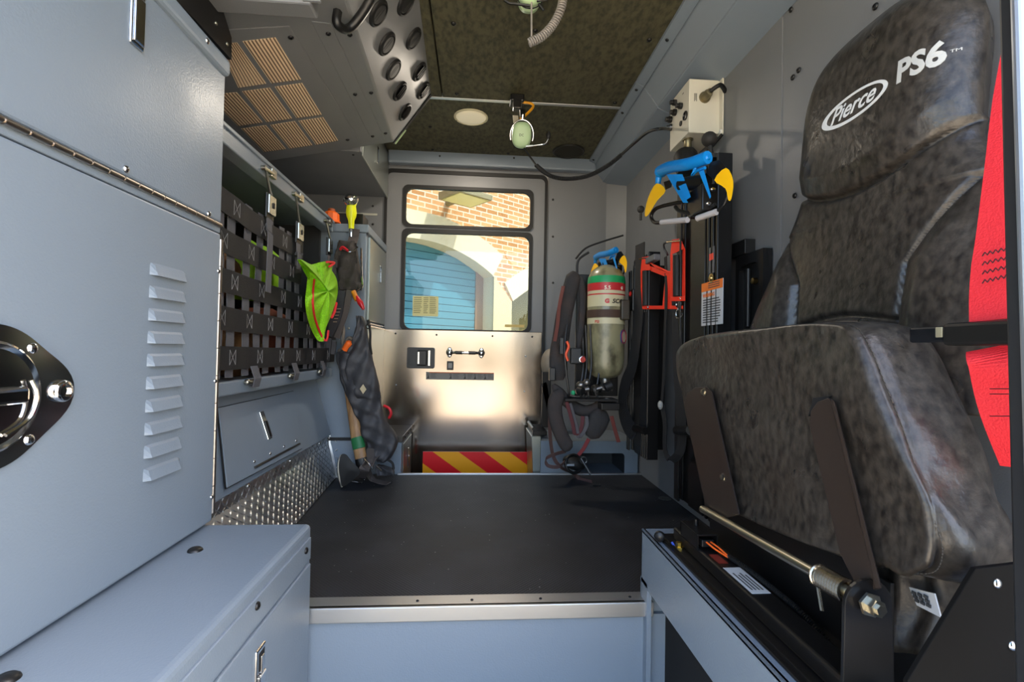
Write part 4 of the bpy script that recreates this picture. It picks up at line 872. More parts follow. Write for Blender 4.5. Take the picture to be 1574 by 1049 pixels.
# ------------------------------------------------------------ far seat base and SCBA
fb_ = thing('cubby_box', 'dark grey seat box with an open cubby under the air pack', 'seat base', (.65, 2.8, -.36))
XB0 = .335; zt = .175; yf = 2.60
a = AY(885, 697, yf); c = AY(960, 727, yf); b = MB()
b.frame(srect(XB0+.02, XR-.01, -.02, zt, yf), rrect(a.x, c.x, c.z-.02, a.z, .02, yf), (0, .01, 0)); b.box(XB0+.02, XR-.01, yf+.3, YD-.03, -.36, zt-.006); b.box(XB0+.02, XR-.01, yf+.004, YD-.03, zt-.01, zt, .003); b.box(XB0+.02, XR-.01, yf+.01, YD-.05, -.36, -.01); b.build('base_box', paint, fb_)
b = MB(); b.hexa([(XB0, yf+.02, -.36), (XB0, YD-.08, -.36), (XB0-.03, YD-.08, zt+.02), (XB0-.03, yf+.02, zt+.02)], [(XB0+.022, yf+.02, -.36), (XB0+.022, YD-.08, -.36), (XB0+.022, YD-.08, zt+.02), (XB0+.022, yf+.02, zt+.02)], .003); b.build('side_panel', mat('satin_door', '#9aa09a'), fb_)
MB().box(XB0+.03, XR-.02, yf+.28, yf+.295, -.02, zt-.012).box(c.x+.01, c.x+.02, yf+.011, yf+.28, -.02, zt-.012).build('cubby_lining', mat('bay_grey', '#3b3e42', .6), fb_)
b = MB(); q = AY(842, 650, 2.75)
b.box(XB0-.02, XB0+.06, yf+.05, YD-.1, zt+.02, zt+.045, .003); b.cyl((XB0-.015, yf+.05, zt+.055), (XB0-.015, YD-.1, zt+.055), .01); b.build('base_rail', blackm, fb_)
# folded seat behind the air pack
fs = thing('folded_seat', 'small tan folded seat pad beside the door, left of the air pack', 'seat', (.38, 2.85, zt+.02))
b = MB(); q = AY(838, 556, 2.78); b.ell(q+V((.03, 0, -.01)), .055, .05, .085, 20, 14); b.build('seat_pad', mat('tan_vinyl', '#8d8374', .5, bump=(120, .3, .002)), fs)
b = MB(); b.box(q.x-.02, q.x+.03, 2.74, 2.76, zt+.05, q.z-.06, .004); b.hexa([AY(832, 590, 2.74), AY(840, 588, 2.74), AY(852, 650, 2.74), AY(846, 652, 2.74)], [AY(832, 590, 2.76), AY(840, 588, 2.76), AY(852, 650, 2.76), AY(846, 652, 2.76)]); b.build('seat_bracket', blackm, fs)
ap = thing('air_cylinder', 'scuffed olive air cylinder with green and red bands held upright', 'air cylinder', (.60, 2.25, .5))
cc = AY(930, 490, 2.25); cyt = AY(930, 408, 2.25).z; cyb = AY(930, 582, 2.25).z; cr = .0875; axx = V((.03, 0, 1)).normalized()
carbon = mat('scuffed_composite', '#8f8a6a', .38, coat=.4, mottle=('#45412e', 16, .45, .68, (1, 1, .6)), bump=(200, .1, .001))
ctop = V((cc.x+.004, 2.25, cyt)); cbot = V((cc.x+.004, 2.25, cyb))
prof = [(.02, .0), (.05, .006), (.072, .022), (.084, .05), (cr, .085), (cr, .46), (.084, .49), (.07, .515), (.045, .535), (.02, .545)]
Hh = cyt-cyb; prof = [(r, h/.545*Hh) for r, h in prof]
b = MB(); b.lathe(cbot, (0, 0, 1), [(r, h) for r, h in prof], 40); b.build('cylinder_body', carbon, ap)
zg = lambda py: AY(925, py, 2.16).z-cbot.z+.008
def bandc(nm, z0, z1, col, r=.0008, nm2=None): 
    def rad(h):
        for (r0, h0), (r1, h1) in zip(prof, prof[1:]):
            if h <= h1: return r0+(r1-r0)*(h-h0)/(h1-h0)
        return .02
    o = MB(); k = 6; o.lathe(cbot, (0, 0, 1), [(rad(z0), z0)]+[(rad(z0+(z1-z0)*i/k)+r, z0+(z1-z0)*i/k) for i in range(k+1)]+[(rad(z1), z1)], 40); return o.build(nm, col, ap)
bandc('white_band', zg(473), zg(440), mat('cream_decal', '#c9c3a0', .4), .0006)
bandc('red_band', zg(441), zg(436), mat('decal_red', '#c03034', .4), .001); bandc('green_band', zg(436), zg(425), mat('decal_green', '#1f9a5c', .4), .0014)
bandc('red_band', zg(448), zg(438), mat('decal_red', '#c03034', .4), .0012); bandc('red_band', zg(455), zg(453), mat('decal_red', '#c03034', .4), .0012)
bandc('cylinder_strap', zg(490), zg(478), mat('brown_webbing', '#4a362b', .7), .003); bandc('cream_band', zg(500), zg(491), mat('cream_decal', '#c9c3a0', .4), .0006)
def oncyl(u0, z0): return lambda x, y, z: V((cbot.x+(cr+.0016+z)*math.sin((x+u0)/cr), cbot.y-(cr+.0016+z)*math.cos((x+u0)/cr), cbot.z+z0+y))
inkm = mat('ink_black', '#1e1c1c', .5); wh = mat('cream_print', '#e6e0c8', .5)
text('SCOTT', .027, None, 0, 0, inkm, 'cylinder_text', ap, shear=.2, fn=oncyl(.004, zg(468)), bold=.0008, sx=1.1)
text('5.5', .024, None, 0, 0, wh, 'cylinder_text', ap, fn=oncyl(-.032, zg(447)), bold=.0006)
text('G', .026, None, 0, 0, mat('decal_red', '#c03034', .4), 'cylinder_text', ap, fn=oncyl(-.028, zg(468)), bold=.002); text('G', .018, None, 0, 0, wh, 'cylinder_text', ap, fn=oncyl(.05, zg(446)), bold=.0016)
text('PSI', .018, None, 0, 0, mat('decal_red', '#c03034', .4), 'cylinder_text', ap, fn=oncyl(-.075, zg(499)), bold=.0006)
b = MB(); a_ = .95; cq = V((cbot.x+cr*math.sin(a_), cbot.y-cr*math.cos(a_), AY(958, 518, 2.2).z)); nn_ = V((math.sin(a_), -math.cos(a_), 0))
b.lathe(cq, nn_, [(.034, -.004), (.034, .001), (.001, .0012)], 28); em = b.build('round_decal', mat('decal_blue', '#2b3a78', .4), ap); MB().lathe(cq+nn_*.001, nn_, [(.025, 0), (.025, .0012), (.001, .0013)], 24).build('decal_centre', mat('decal_cream', '#d2c8a8', .4), em); MB().torus(cq+nn_*.002, nn_, .031, .0016, 28, 4).build('decal_rim', mat('decal_red', '#c03034', .4), em)
b = MB(); b.lathe(cbot+V((0, 0, .004)), (0, 0, -1), [(.020, 0), (.024, .012), (.020, .03), (.026, .034), (.026, .05), (.018, .06), (.001, .062)], 18); b.cyl(cbot+V((-.03, -.01, -.05)), cbot+V((.03, -.01, -.05)), .014, n=12); b.build('valve', mat('worn_steel', '#8f8a84', .35, .9), ap)
MB().lathe(cbot+V((-.03, -.01, -.05)), (-1, -.4, -.1), [(.020, 0), (.024, .012), (.024, .03), (.018, .036), (.001, .037)], 16).build('valve_knob', rubber, ap)
MB().box(cbot.x+.045, cbot.x+.085, 2.15, 2.20, AY(935, 488, 2.16).z-.01, AY(935, 464, 2.16).z+.01, .006).build('strap_buckle', mat('buckle_dark', '#3a3327', .45), ap)
# air pack harness
hp = thing('air_pack_harness', 'black padded air pack harness hanging around the olive cylinder', 'harness', (.50, 2.2, .3))
padm = mat('harness_pad', '#2b2a2a', .8, bump=(70, .5, .004), mottle=('#3a302c', 12, .4, .7))
def HP(px, py, y=2.2): return AY(px, py, y)
def pad(pts, w, th=.02, nm='shoulder_pad', m=padm, y=2.2, wd=None, pinch=.25):
    P = catmull([HP(*p) if len(p) > 2 else HP(p[0], p[1], y) for p in pts], 6); n = len(P); rs = []
    for i in range(n):
        t = (P[min(i+1, n-1)]-P[max(i-1, 0)]).normalized(); nn = V((0, -1, 0)) if wd is None else wd; u = t.cross(nn).normalized(); e = min(1, min(i, n-1-i)/3*.6+.4)
        ww = (w[0]+(w[1]-w[0])*i/(n-1) if isinstance(w, tuple) else w)*e/2
        rs.append([P[i]+u*ww*math.cos(a)*(abs(math.cos(a))**-.3 if abs(math.cos(a)) > .01 else 1)+t.cross(u)*th/2*math.sin(a)*e for a in [2*PI*k/14 for k in range(14)]])
    return MB().rings(rs).build(nm, m, hp)
pad([(884, 418), (878, 440), (868, 480), (862, 520), (858, 550), (860, 585)], (.07, .085), .035)
pad([(893, 425), (895, 460), (893, 500), (888, 540)], (.035, .03), .025, 'harness_tube')
o = pad([(862, 600), (853, 622), (856, 650), (868, 680), (878, 690)], (.07, .06), .03, 'waist_pad', y=2.16); pad([(850, 592), (872, 618), (897, 632), (918, 628), (926, 618)], (.05, .06), .03, 'waist_pad', y=2.18); pad([(925, 630), (917, 655), (904, 672)], (.105, .075), .035, 'waist_pad', y=2.15)
for k, (pts, c_) in enumerate([([(866, 440), (860, 470), (857, 500), (853, 525)], '#693a33'), ([(871, 618), (880, 650), (884, 668), (893, 660), (896, 640)], '#5e3234'), ([(876, 620), (886, 655), (890, 673), (902, 655), (901, 640)], '#5c5a5c'), ([(940, 640), (945, 660), (951, 680)], '#6a322b'), ([(905, 675), (897, 690), (889, 700)], '#7a2e30')]):
    P = catmull([HP(px, py, 2.13) for px, py in pts], 6); MB().ribbon(P, (.7, -.7, 0), .018, .003).build('red_trim_strap', mat('trim_'+c_[1:], c_, .7, bump=(300, .4, .002)), hp)
b = MB()
for px in (895, 900, 907, 920): b.tube(catmull([HP(px, 500, 2.2), HP(px+2, 560, 2.2), HP(px-3, 600, 2.18), HP(px, 616, 2.18)], 5), .005, 7)
b.tube(catmull([HP(872, 500, 2.14), HP(868, 540, 2.12), HP(874, 600, 2.12), HP(880, 612, 2.14), HP(930, 615, 2.14)], 6), .005, 7); b.build('hose', black, hp)
b = MB()
b.ell(HP(893, 592, 2.14), .022, .02, .018); b.ell(HP(902, 588, 2.14), .016, .016, .016); b.cyl(HP(885, 603, 2.13), HP(905, 598, 2.13), .012); b.cyl(HP(912, 600, 2.13), HP(925, 596, 2.13), .010); b.cyl(HP(930, 612, 2.13), HP(940, 616, 2.13), .006)
b.torus(HP(917, 600, 2.12), (1, -.5, 0), .022, .005, 20, 6); b.build('regulator_fittings', mat('worn_steel', '#8f8a84'), hp)
MB().cyl(HP(889, 600, 2.12), HP(896, 602, 2.10), .017).build('regulator_knob', rubber, hp); MB().cyl(HP(930, 596, 2.10), HP(940, 592, 2.10), .02).build('regulator_knob', rubber, hp)
MB().ell(HP(881, 604, 2.11), .010, .010, .010).build('green_cap', mat('cap_green', '#23a06a', .4), hp)
b = MB(); b.box(HP(883, 548, 2.14).x-.02, HP(883, 548, 2.14).x+.03, 2.12, 2.15, HP(883, 560, 2.14).z, HP(883, 535, 2.14).z, .006); b.build('gauge_housing', black, hp); b = MB(); b.box(HP(856, 500).x, HP(862, 500).x, 2.11, 2.13, HP(860, 545).z, HP(860, 520).z, .003); b.build('pad_clip', black, hp); b = MB(); b.box(HP(843, 575, 2.2).x, HP(852, 575, 2.2).x, 2.16, 2.2, HP(846, 585).z, HP(846, 565).z, .004); b.build('pad_clip', black, hp)
q = HP(895, 553, 2.12); MB().lathe(q, (0.1, -1, 0), [(.017, 0), (.017, .008), (.014, .01), (.001, .01)], 20).build('gauge_rim', chrome, hp); MB().lathe(q+V((0, -.009, 0)), (.1, -1, 0), [(.013, 0), (.013, .002), (.001, .0022)], 20).build('gauge_face', mat('gauge_red', '#b03a30', .4), hp)
MB().tube(catmull([HP(px, py, 2.11) for px, py in ((871, 525), (874, 533), (870, 545), (873, 555))], 5), .006, 6).build('red_clip', mat('clip_orange', '#f0501e', .5), hp)
b = MB(); b.box(HP(868, 614, 2.13).x, HP(948, 614, 2.13).x, 2.11, 2.2, HP(900, 617, 2.13).z, HP(900, 613, 2.13).z, .002); b.box(HP(922, 620, 2.13).x, HP(950, 620, 2.13).x, 2.10, 2.2, HP(930, 630, 2.13).z, HP(930, 619, 2.13).z, .003); b.box(HP(888, 500, 2.3).x, HP(955, 500, 2.3).x, 2.34, 2.36, HP(900, 610, 2.3).z, HP(900, 420, 2.3).z, .004); b.build('backframe', blackm, hp)
# side pouch left of the cylinder: hangs low strap, mask
mk = thing('face_mask', 'black breathing mask with dangling strap on the seat box front', 'mask', (.42, 2.42, .05))
b = MB(); q = AY(882, 712, 2.42); rot = Matrix.Rotation(.35, 3, 'Y'); b.ell(q, .060, .045, .034, 20, 12, rot); b.build('mask_body', rubber, mk)
MB().torus(q+V((-.005, -.02, 0)), (.3, -1, .3), .044, .008, 28, 8).build('mask_seal', black, mk)
MB().box(q.x-.045, q.x-.008, q.y-.052, q.y-.045, q.z-.004, q.z+.006, .001).build('mask_label', mat('label_grey', '#8c929a', .5), mk)
b = MB(); b.cyl(AY(893, 705, 2.35), AY(908, 730, 2.33), .006, n=8); b.torus(AY(897, 708, 2.35), (0, 1, 0), .016, .003, 16, 6); b.build('mask_clip', mat('gunmetal', '#55585c'), mk)
mstr = mat('maroon_webbing', '#5b4340', .75, bump=(300, .5, .002))
MB().ribbon(catmull([AY(846, 618, 2.40), AY(845, 660, 2.38), AY(850, 700, 2.36), AY(862, 718, 2.34), AZ(880, 728, .03), AZ(893, 737, .006), AZ(910, 742, .004)], 7), (.4, -.6, .3), .022, .003).build('long_strap', mstr, mk)
MB().ribbon(catmull([AY(870, 694, 2.38), AY(855, 698, 2.36), AY(840, 705, 2.35), AY(842, 716, 2.34), AY(858, 718, 2.33), AY(868, 710, 2.35)], 6), (.1, -.3, 1), .018, .003).build('strap_curl', mstr, mk)
q = AZ(917, 746, .004); MB().box(q.x-.02, q.x+.02, q.y-.008, q.y+.008, .002, .007, .001).build('strap_tip', black, mk)
# blue clamp on the far column
def Wf(px, py, k=0):
    # same clamp, placed on the far column
    return AX(918+(px-990)*.43*.98-12, 430-(330-py)*.52, .60+.10*(px-990)/137-k)
claw(thing('bottle_clamp', 'smaller looking blue clamp with yellow claws above the air cylinder', 'clamp', (.65, 2.3, 1.0)), Wf, .8)
b = MB(); b.tube(catmull([AY(885, 398, 2.3), AY(900, 382, 2.3), AY(925, 372, 2.3), AY(958, 362, 2.3)], 5), .005, 6); b.tube(catmull([AY(887, 420, 2.25), AY(889, 400, 2.25), AY(905, 388, 2.25)], 5), .006, 6); tag(b.build('air_hose', rubber), 'thin black hose arching above the air cylinder', 'hose')
# ------------------------------------------------------------ overhead climate unit
hv = thing('overhead_vent_unit', 'grey angled overhead unit with round air vents and a tan filter grille', 'air vent unit', (-.5, 1.8, 1.6))
VA = V((-.425, 1.35, 1.745)); 
E2 = AY(605, 219, 2.29); E1 = AZ(546, 42, E2.z); U1 = AZ(663, 143, ZC-.002); 
E0 = E2+(E1-E2)*((E2.y-1.0)/(E2.y-E1.y)); U0 = U1+(E0-E2)
pn = (U1-E2).cross(E0-E2).normalized(); pn = -pn if pn.x < 0 else pn           # vent face normal, towards +x and down
L0 = AY(394, 251, 2.29); K0 = AY(553, 220, 2.29)
def near(p, y=1.0): return p+(E0-E2)
up1 = V((-1.2, 2.29, ZC)); 
b = MB(); far_ = [L0, E2, U1, V((-1.15, 2.29, ZC-.002))]; nr_ = [near(L0), E0, U0, V((-1.15, 1.0, ZC-.002))]
b.hexa(nr_, far_, .006); b.build('housing', paintw, hv)
fn_ = (E2-L0).cross(E0-E2).normalized(); fn_ = -fn_ if fn_.z > 0 else fn_       # underside normal, downwards
def FP(px, py, k=0): return AP(px, py, E2, fn_)+fn_*k
b = MB(); c4 = [(340, 44), (445, 38), (552, 215), (398, 243)]; b.hexa([FP(px, py, .0) for px, py in c4], [FP(px, py, .005) for px, py in c4], .002); gp = b.build('filter_panel', paintw, hv)
b = MB(); c4 = [(478, 31), (508, 35), (592, 214), (572, 216)]; b.hexa([FP(px, py, .0) for px, py in c4], [FP(px, py, .004) for px, py in c4], .0015); cp = b.build('cover_strip', paintw, hv)
fil = mat('tan_filter', '#ffe6c4', .7); cr3 = lambda x, y: (310+x/3.086, y/3.086)
cells = [[(192, 186), (348, 168), (470, 368), (328, 386)], [(75, 200), (166, 192), (305, 388), (172, 408)], [(345, 403), (475, 386), (568, 536), (448, 552)], [(190, 425), (322, 408), (427, 554), (306, 572)], [(20, 440), (165, 430), (288, 573), (170, 590)], [(458, 566), (575, 549), (646, 660), (540, 680)], [(324, 586), (440, 568), (524, 682), (415, 698)], [(186, 603), (303, 587), (398, 700), (294, 714)]]
slat = mat('slat_brown', '#7a6048', .7)
for cl4 in cells:
    P = [FP(*cr3(*c), .0056) for c in cl4]; b = MB(); b.prism(P, fn_*.001); fo = b.build('filter_window', fil, gp, 'tan filter window')
    b = MB(); n = 9
    for i in range(n):
        t = (i+.5)/n; a, c = P[0].lerp(P[1], t), P[3].lerp(P[2], t); u = (P[1]-P[0])/n*.17; b.hexa([a-u, a+u, c+u, c-u], [q+fn_*.004 for q in (a-u, a+u, c+u, c-u)])
    b.build('filter_slats', slat, fo)
for x, y in ((422, 170), (691, 658), (252, 727)): screw(FP(*cr3(x, y), .004), fn_, gp, .009)
for x, y in ((600, 153), (727, 442), (810, 642)): screw(FP(*cr3(x, y), .004), fn_, cp, .008)
for x, y in ((703, 165), (804, 440), (872, 632)): screw(FP(*cr3(x, y), .0), fn_, hv, .008)
def VP(px, py, k=0): return AP(px, py, E2, pn)+pn*k
vents = [(581, 20, 0), (623, 4, 0), (594, 67, 0), (635, 59, 0), (604, 107, 0), (644, 110, 1), (614, 140, 1), (650, 139, 1), (622, 172, 1)]
for px, py, op in vents:
    c = VP(px, py); b = MB(); b.lathe(c, pn, [(.043, 0), (.043, .004), (.038, .009), (.035, .009), (.033, .004)], 32); vt = b.build('air_vent', mat('vent_black', '#131313', .6), hv)
    b = MB(); u = (U1-E2).normalized(); w = pn.cross(u)
    if not op:
        b.lathe(c+pn*.002, pn, [(.031, 0), (.031, .005), (.028, .006), (.002, .006)], 28, smooth=False); b.build('vent_disc', MATS['vent_black'], vt)
        MB().hexa([c+pn*.0095+u*a*.027+w*e*.0012 for a, e in ((-1, -1), (1, -1), (1, 1), (-1, 1))], [c+pn*.0098+u*a*.027+w*e*.0012 for a, e in ((-1, -1), (1, -1), (1, 1), (-1, 1))]).build('vent_slit', darkin, vt)
    else:
        b.lathe(c+pn*.002, pn, [(.033, 0), (.033, .002), (.001, .002)], 24); b.build('vent_bowl', darkin, vt)
        for k in (-.016, 0, .016):
            h = math.sqrt(.030**2-k*k); q = (w*.6+pn*.9).normalized(); b = MB(); b.hexa([c+w*k+u*h*s+pn*.004 for s in (-1, 1)]+[c+w*k+u*h*s*.9+q*.020 for s in (1, -1)], [c+w*(k+.002)+u*h*s+pn*.004 for s in (-1, 1)]+[c+w*(k+.002)+u*h*s*.9+q*.020 for s in (1, -1)]); b.build('vent_blade', black, vt)
b = MB(); g1, g2 = FP(*cr3(545, 60), .01), FP(*cr3(735, 0), .01)
b.tube(catmull([VP(519, 18, .0), VP(519, 18, .0)+V((0, 0, -.035)), VP(540, 16, .0)+V((0, 0, -.05)), VP(556, -25, .04), VP(570, -60, .0)], 5), .013, 8); b.build('assist_handle', black, hv)
b = MB(); a, c = E2, U1; b.tube([a+V((0, .004, -.004)), c+V((0, .004, -.006))], .006, 8); b.build('edge_seal', black, hv)
b = MB(); b.tube([E2+V((.004, .006, -.002)), E2.lerp(U1, .28)+V((.004, .006, -.002))], .007, 8); b.build('green_tag', mat('glow_green', '#9fb88a', .5), hv)
# nearer beam of the unit
b = MB(); q0, q1 = AY(400, 22, 1.30), AY(490, 20, 1.30); b.box(-1.15, q1.x, 1.24, 1.30, q0.z-.004, ZC-.01, .006); tag(b.build('overhead_beam', paintw), 'pale grey overhead crossbeam in front of the filter grille', 'beam')
MB().box(AY(478, 10, 1.3).x, AY(505, 10, 1.3).x, 1.235, 1.245, q0.z+.0, q0.z+.10, .002).build('beam_bracket', paintw, bpy.data.objects['overhead_beam'])
screw((AY(492, 5, 1.24).x, 1.235, q0.z+.03), (0, -1, 0), bpy.data.objects['overhead_beam'], .008)
# dark strip above the near cabinet
b = MB(); P = [(282, 0), (312, 0), (356, 62), (353, 92), (345, 86)]; x = XP-.05; b.prism([AX(px, py, x) for px, py in ((200, -70), (316, -70), (356, 58), (356, 92), (300, 30))], (-.02, 0, 0)); ds = tag(b.build('gap_panel', blackm), 'black gap panel above the near louvred cabinet', 'panel')
for px, py in ((332, 36), (349, 68)): screw(AX(px, py, x), (1, 0, 0), ds, .005, zinc)
# overhead cabinet by the far door
oc = thing('overhead_cabinet', 'grey overhead cabinet at the top left of the far door', 'cabinet', (-.8, 2.6, 1.63))
zq = AY(590, 302, 2.98).z; b = MB(); b.box(-1.2, -.565, 2.31, YD-.004, zq, ZC-.002, .003); b.build('cabinet_body', paintw, oc)
MB().box(-.567, -.560, 2.33, YD-.02, zq-.012, ZC-.02, .002).build('cabinet_door', MATS['satin_door'], oc)
b = MB(); b.box(-.558, -.551, 2.62, 2.65, zq+.07, zq+.16, .002); b.build('door_latch', chrome, oc)
for px, py in ((543, 238),): screw(AZ(px, py, zq), (0, 0, -1), oc, .006)
# ------------------------------------------------------------ headsets
green = mat('headset_green', '#b4cfa2', .4)
def headset(c, lab, u=V((1, 0, .08)), ext=True):
    c = V(c); t = thing('headset', lab, 'headset', c); n_ = V((-.05, -.9, -.42)).normalized(); v = V((0, -.42, .9)).normalized()
    rx, rz = .042, .053
    def loopk(k, s, o=0): return [c+n_*k+V((1, 0, 0))*math.copysign(abs(math.cos(a))**.8, math.cos(a))*rx*s+v*math.copysign(abs(math.sin(a))**.8, math.sin(a))*rz*s*(1-.0*math.cos(a)) for a in [2*PI*i/32 for i in range(32)]]
    MB().rings([loopk(-.012, 1.02), loopk(0, 1.0), loopk(.012, .93), loopk(.019, .75), loopk(.022, .4), loopk(.023, .05)]).build('ear_cup', green, t, 'pale green ear cup')
    MB().rings([loopk(-.035, .86), loopk(-.030, 1.03), loopk(-.014, 1.08), loopk(-.011, 1.0)]).build('ear_cushion', rubber, t)
    b = MB(); pts = [c+n_*.006+V((1, 0, 0))*math.cos(a)*(rx+.008)+v*math.sin(a)*(rz+.008) for a in [math.radians(-20+220*i/20) for i in range(21)]]; b.tube(pts, .0028, 6); b.tube([pts[10], pts[10]+v*.02], .004, 6)
    b.build('yoke', chrome, t)
    c2 = c+V((0, .17, .01)); MB().rings([[p-n_*.12 for p in loopk(.0, .85)], [p-n_*.12 for p in loopk(-.02, .9)], [p-n_*.12 for p in loopk(-.03, .6)]]).build('ear_cup', green, t)
    MB().ribbon(catmull([c+v*.07, c+v*.11+V((0, .03, 0)), c+v*.12+V((0, .07, 0)), c-n_*.12+v*.08], 6), (1, 0, 0), .022, .004).build('headband', black, t)
    b = MB(); m0 = c+V((.018, -.01, -.052)); m1 = m0+V((.05, -.02, 0)); b.tube(catmull([m0, m1, m1+V((.03, 0, .008)), m1+V((.042, .0, .03))], 5), .0028, 6); b.tube([m0, m0+V((.03, -.01, 0))], .005, 6); b.build('mic_boom', chrome, t)
    MB().ell(m1+V((.043, 0, .045)), .010, .010, .018, 12, 8).build('microphone', rubber, t)
    text('DC', .014, c+n_*.0235+V((-.012, 0, -.004)), (1, 0, 0), v, mat('ink_black', '#1e1c1c'), 'cup_emblem', t)
    return t
hc1 = AY(802, 208, 2.05); h1 = headset(hc1, 'pale green headset hanging from the joint strip near the dome light')
hk = thing('headset_hook', 'black ceiling hook with yellow clip holding the far headset', 'hook', AZ(795, 152, ZC))
q = AZ(795, 152, ZC); b = MB(); b.box(q.x-.035, q.x+.030, q.y-.05, q.y+.02, ZC-.035, ZC, .006); b.box(q.x-.022, q.x+.015, q.y-.06, q.y-.02, ZC-.075, ZC-.03, .005); b.build('hook_block', black, hk)
b = MB(); a0 = V((q.x+.02, q.y-.03, ZC-.03)); b.tube(catmull([a0, a0+V((.045, 0, -.005)), a0+V((.05, -.01, -.03)), a0+V((.0, -.05, -.10)), hc1+V((-.005, 0, .075))], 6), .006, 8); b.build('yellow_clip', mat('clip_yellow', '#e8a31c', .45), hk)
tg_ = MB(); tp_ = q+V((-.012, -.06, -.11)); tg_.prism([tp_+V((-.012, 0, .0)), tp_+V((.014, 0, .0)), tp_+V((.02, -.02, -.075)), tp_+V((-.004, -.02, -.075))], (0, .002, 0)); tg_.build('paper_tag', mat('tag_white', '#cfc8b4', .6), hk)
h2c = AY(816, -22, 1.45); h2 = headset(h2c, 'second green headset at the top edge of the view with a coiled grey cord')
crd = mat('grey_cord', '#8a8580', .55)
b = MB(); P = catmull([AY(866, -8, 1.45), AY(862, 14, 1.45), AY(850, 38, 1.46), (AY(833, 56, 1.46)), AY(813, 66, 1.46)], 8); b.coil(P, .011, .0032, 26, 6, 12); b.build('coiled_cord', crd, h2)
MB().tube([AY(817, 4, 1.45), AY(817, 30, 1.45), AY(817, 58, 1.46)], .003, 7).build('straight_cord', crd, h2)
b = MB(); b.tube(catmull([AY(775, 0, 1.45), AY(783, 5, 1.45), AY(792, 6, 1.45), AY(815, 9, 1.45)], 5), .004, 6); b.tube([AY(828, 6, 1.45), AY(836, 16, 1.45)], .004, 6); b.build('boom_arm', blackm, h2)
# coiled lead to the wall box
b = MB(); P = catmull([hc1+V((.01, -.01, -.06)), AY(816, 243, 2.02), AY(824, 254, 1.98)], 6); b.tube(P, .004, 7); ld = tag(b.build('headset_lead', rubber), 'black coiled lead sagging from the far headset to the white box', 'cable')
MB().coil(catmull([AY(824, 254, 1.98), AY(845, 270, 1.95), AY(872, 275, 1.93), AY(905, 270, 1.90), AY(935, 254, 1.86), AY(955, 238, 1.83)], 6), .0068, .0026, 75, 5, 9).build('coil', rubber, ld)
MB().tube(catmull([AY(955, 238, 1.83), AY(975, 220, 1.78), AY(995, 204, 1.70), AY(1015, 198, 1.62), AX(1033, 199, .80)], 6), .0055, 8).build('lead_end', rubber, ld)
# white intercom box on the right wall
ib = thing('intercom_box', 'white metal box with black knobs on the right wall', 'control box', (.85, 1.75, 1.2))
wx = .775
b = MB(); A1, A2, A3 = AX(1084, 128, XR-.002), AX(1101, 186, XR-.002), AX(1060, 214, wx)
y0_, y1_ = 1.70, 1.965; z0_, z1_ = AY(1045, 212, 1.70).z, AY(1058, 130, 1.70).z
F1 = AX(1060, 128, wx); F2 = AX(1058, 214, wx); yn_ = (F1.y+F2.y)/2; ff = AX(1031, 150, wx); y1_ = AX(1030, 180, wx).y; z1_ = (F1.z+ff.z)/2; z0_ = F2.z+.025
b.box(wx, XR-.002, yn_, y1_, z0_, z1_, .003); bx_ = b.build('box_body', mat('ivory_paint', '#d6d2c2', .45), ib)
b = MB(); b.box(XR-.008, XR-.002, yn_-.025, yn_+.01, z0_-.012, z1_+.02, .002); b.build('mounting_flange', MATS['ivory_paint'], ib)
for z in (z0_, z1_+.012): screw((XR-.008, yn_-.015, z), (-1, 0, 0), ib, .010, mat('white_screw', '#e4e2da', .4))
# knobs on the side facing the room
for px, py, r in ((1043, 158, .012), (1052, 163, .012), (1043, 173, .013), (1036, 184, .013), (1058, 178, .017), (1051, 190, .010)):
    q = AX(px-4, py, wx); 
    if r < .011: MB().lathe(q, (-1, 0, 0), [(r, 0), (r, .004), (.004, .004)], 16).build('socket', black, ib)
    elif r > .015: s_ = MB(); s_.lathe(q, (-1, 0, 0), [(r, 0), (r, .005), (r*.7, .006), (r*.6, .002)], 20); s_.build('socket', blackm, ib)
    else: MB().lathe(q, (-1, 0, 0), [(r, 0), (r, .012), (r*.75, .014), (r*.7, .024), (.001, .025)], 14).build('knob', black, ib)
b = MB(); q = AY(1083, 150, yn_); b.lathe(q, (0, -1, 0), [(.022, 0), (.022, .004), (.015, .004), (.016, .03), (.012, .034), (.012, .045), (.001, .046)], 16); b.build('connector', mat('old_brass', '#8c8266', .4, .8), ib); b = MB(); q2 = V((AY(1068, 202, yn_).x, yn_+.06, z0_)); b.lathe(q2, (0, 0, -1), [(.020, 0), (.020, .004), (.014, .004), (.015, .03), (.011, .034), (.009, .05), (.001, .05)], 16); b.build('connector', mat('old_brass', '#8c8266', .4, .8), ib)
MB().tube(catmull([q+V((0, -.045, 0)), q+V((.02, -.06, .012)), q+V((.04, -.05, .02)), (XR, yn_-.03, q.z+.01)], 6), .008, 8).tube(catmull([q2+V((0, 0, -.05)), q2+V((.02, -.01, -.075)), q2+V((.06, -.02, -.06)), (XR-.005, yn_-.02, z0_-.01)], 6), .006, 8).build('cable', rubber, ib)
q = AX(1032, 196, wx); MB().lathe(q, (-1, .3, 0), [(.014, -.002), (.014, .008), (.010, .010), (.010, .02), (.001, .02)], 14).build('plug', mat('gunmetal', '#55585c', .3, .8), ib)
b = MB()
for dx, dz in ((.03, .05), (.10, .03)): b.box(wx-.0006, wx, yn_+.16-dx-.012, yn_+.16-dx, z1_-dz, z1_-dz+.003)
for k in range(3): b.box(wx+.02+.004*k, wx+.022+.004*k, yn_-.0006, yn_, z1_-.055-.03+.004*(k % 2), z1_-.055)
q_ = b.build('box_print', mat('ink_black', '#1e1c1c'), ib); q_['kind'] = 'stuff'
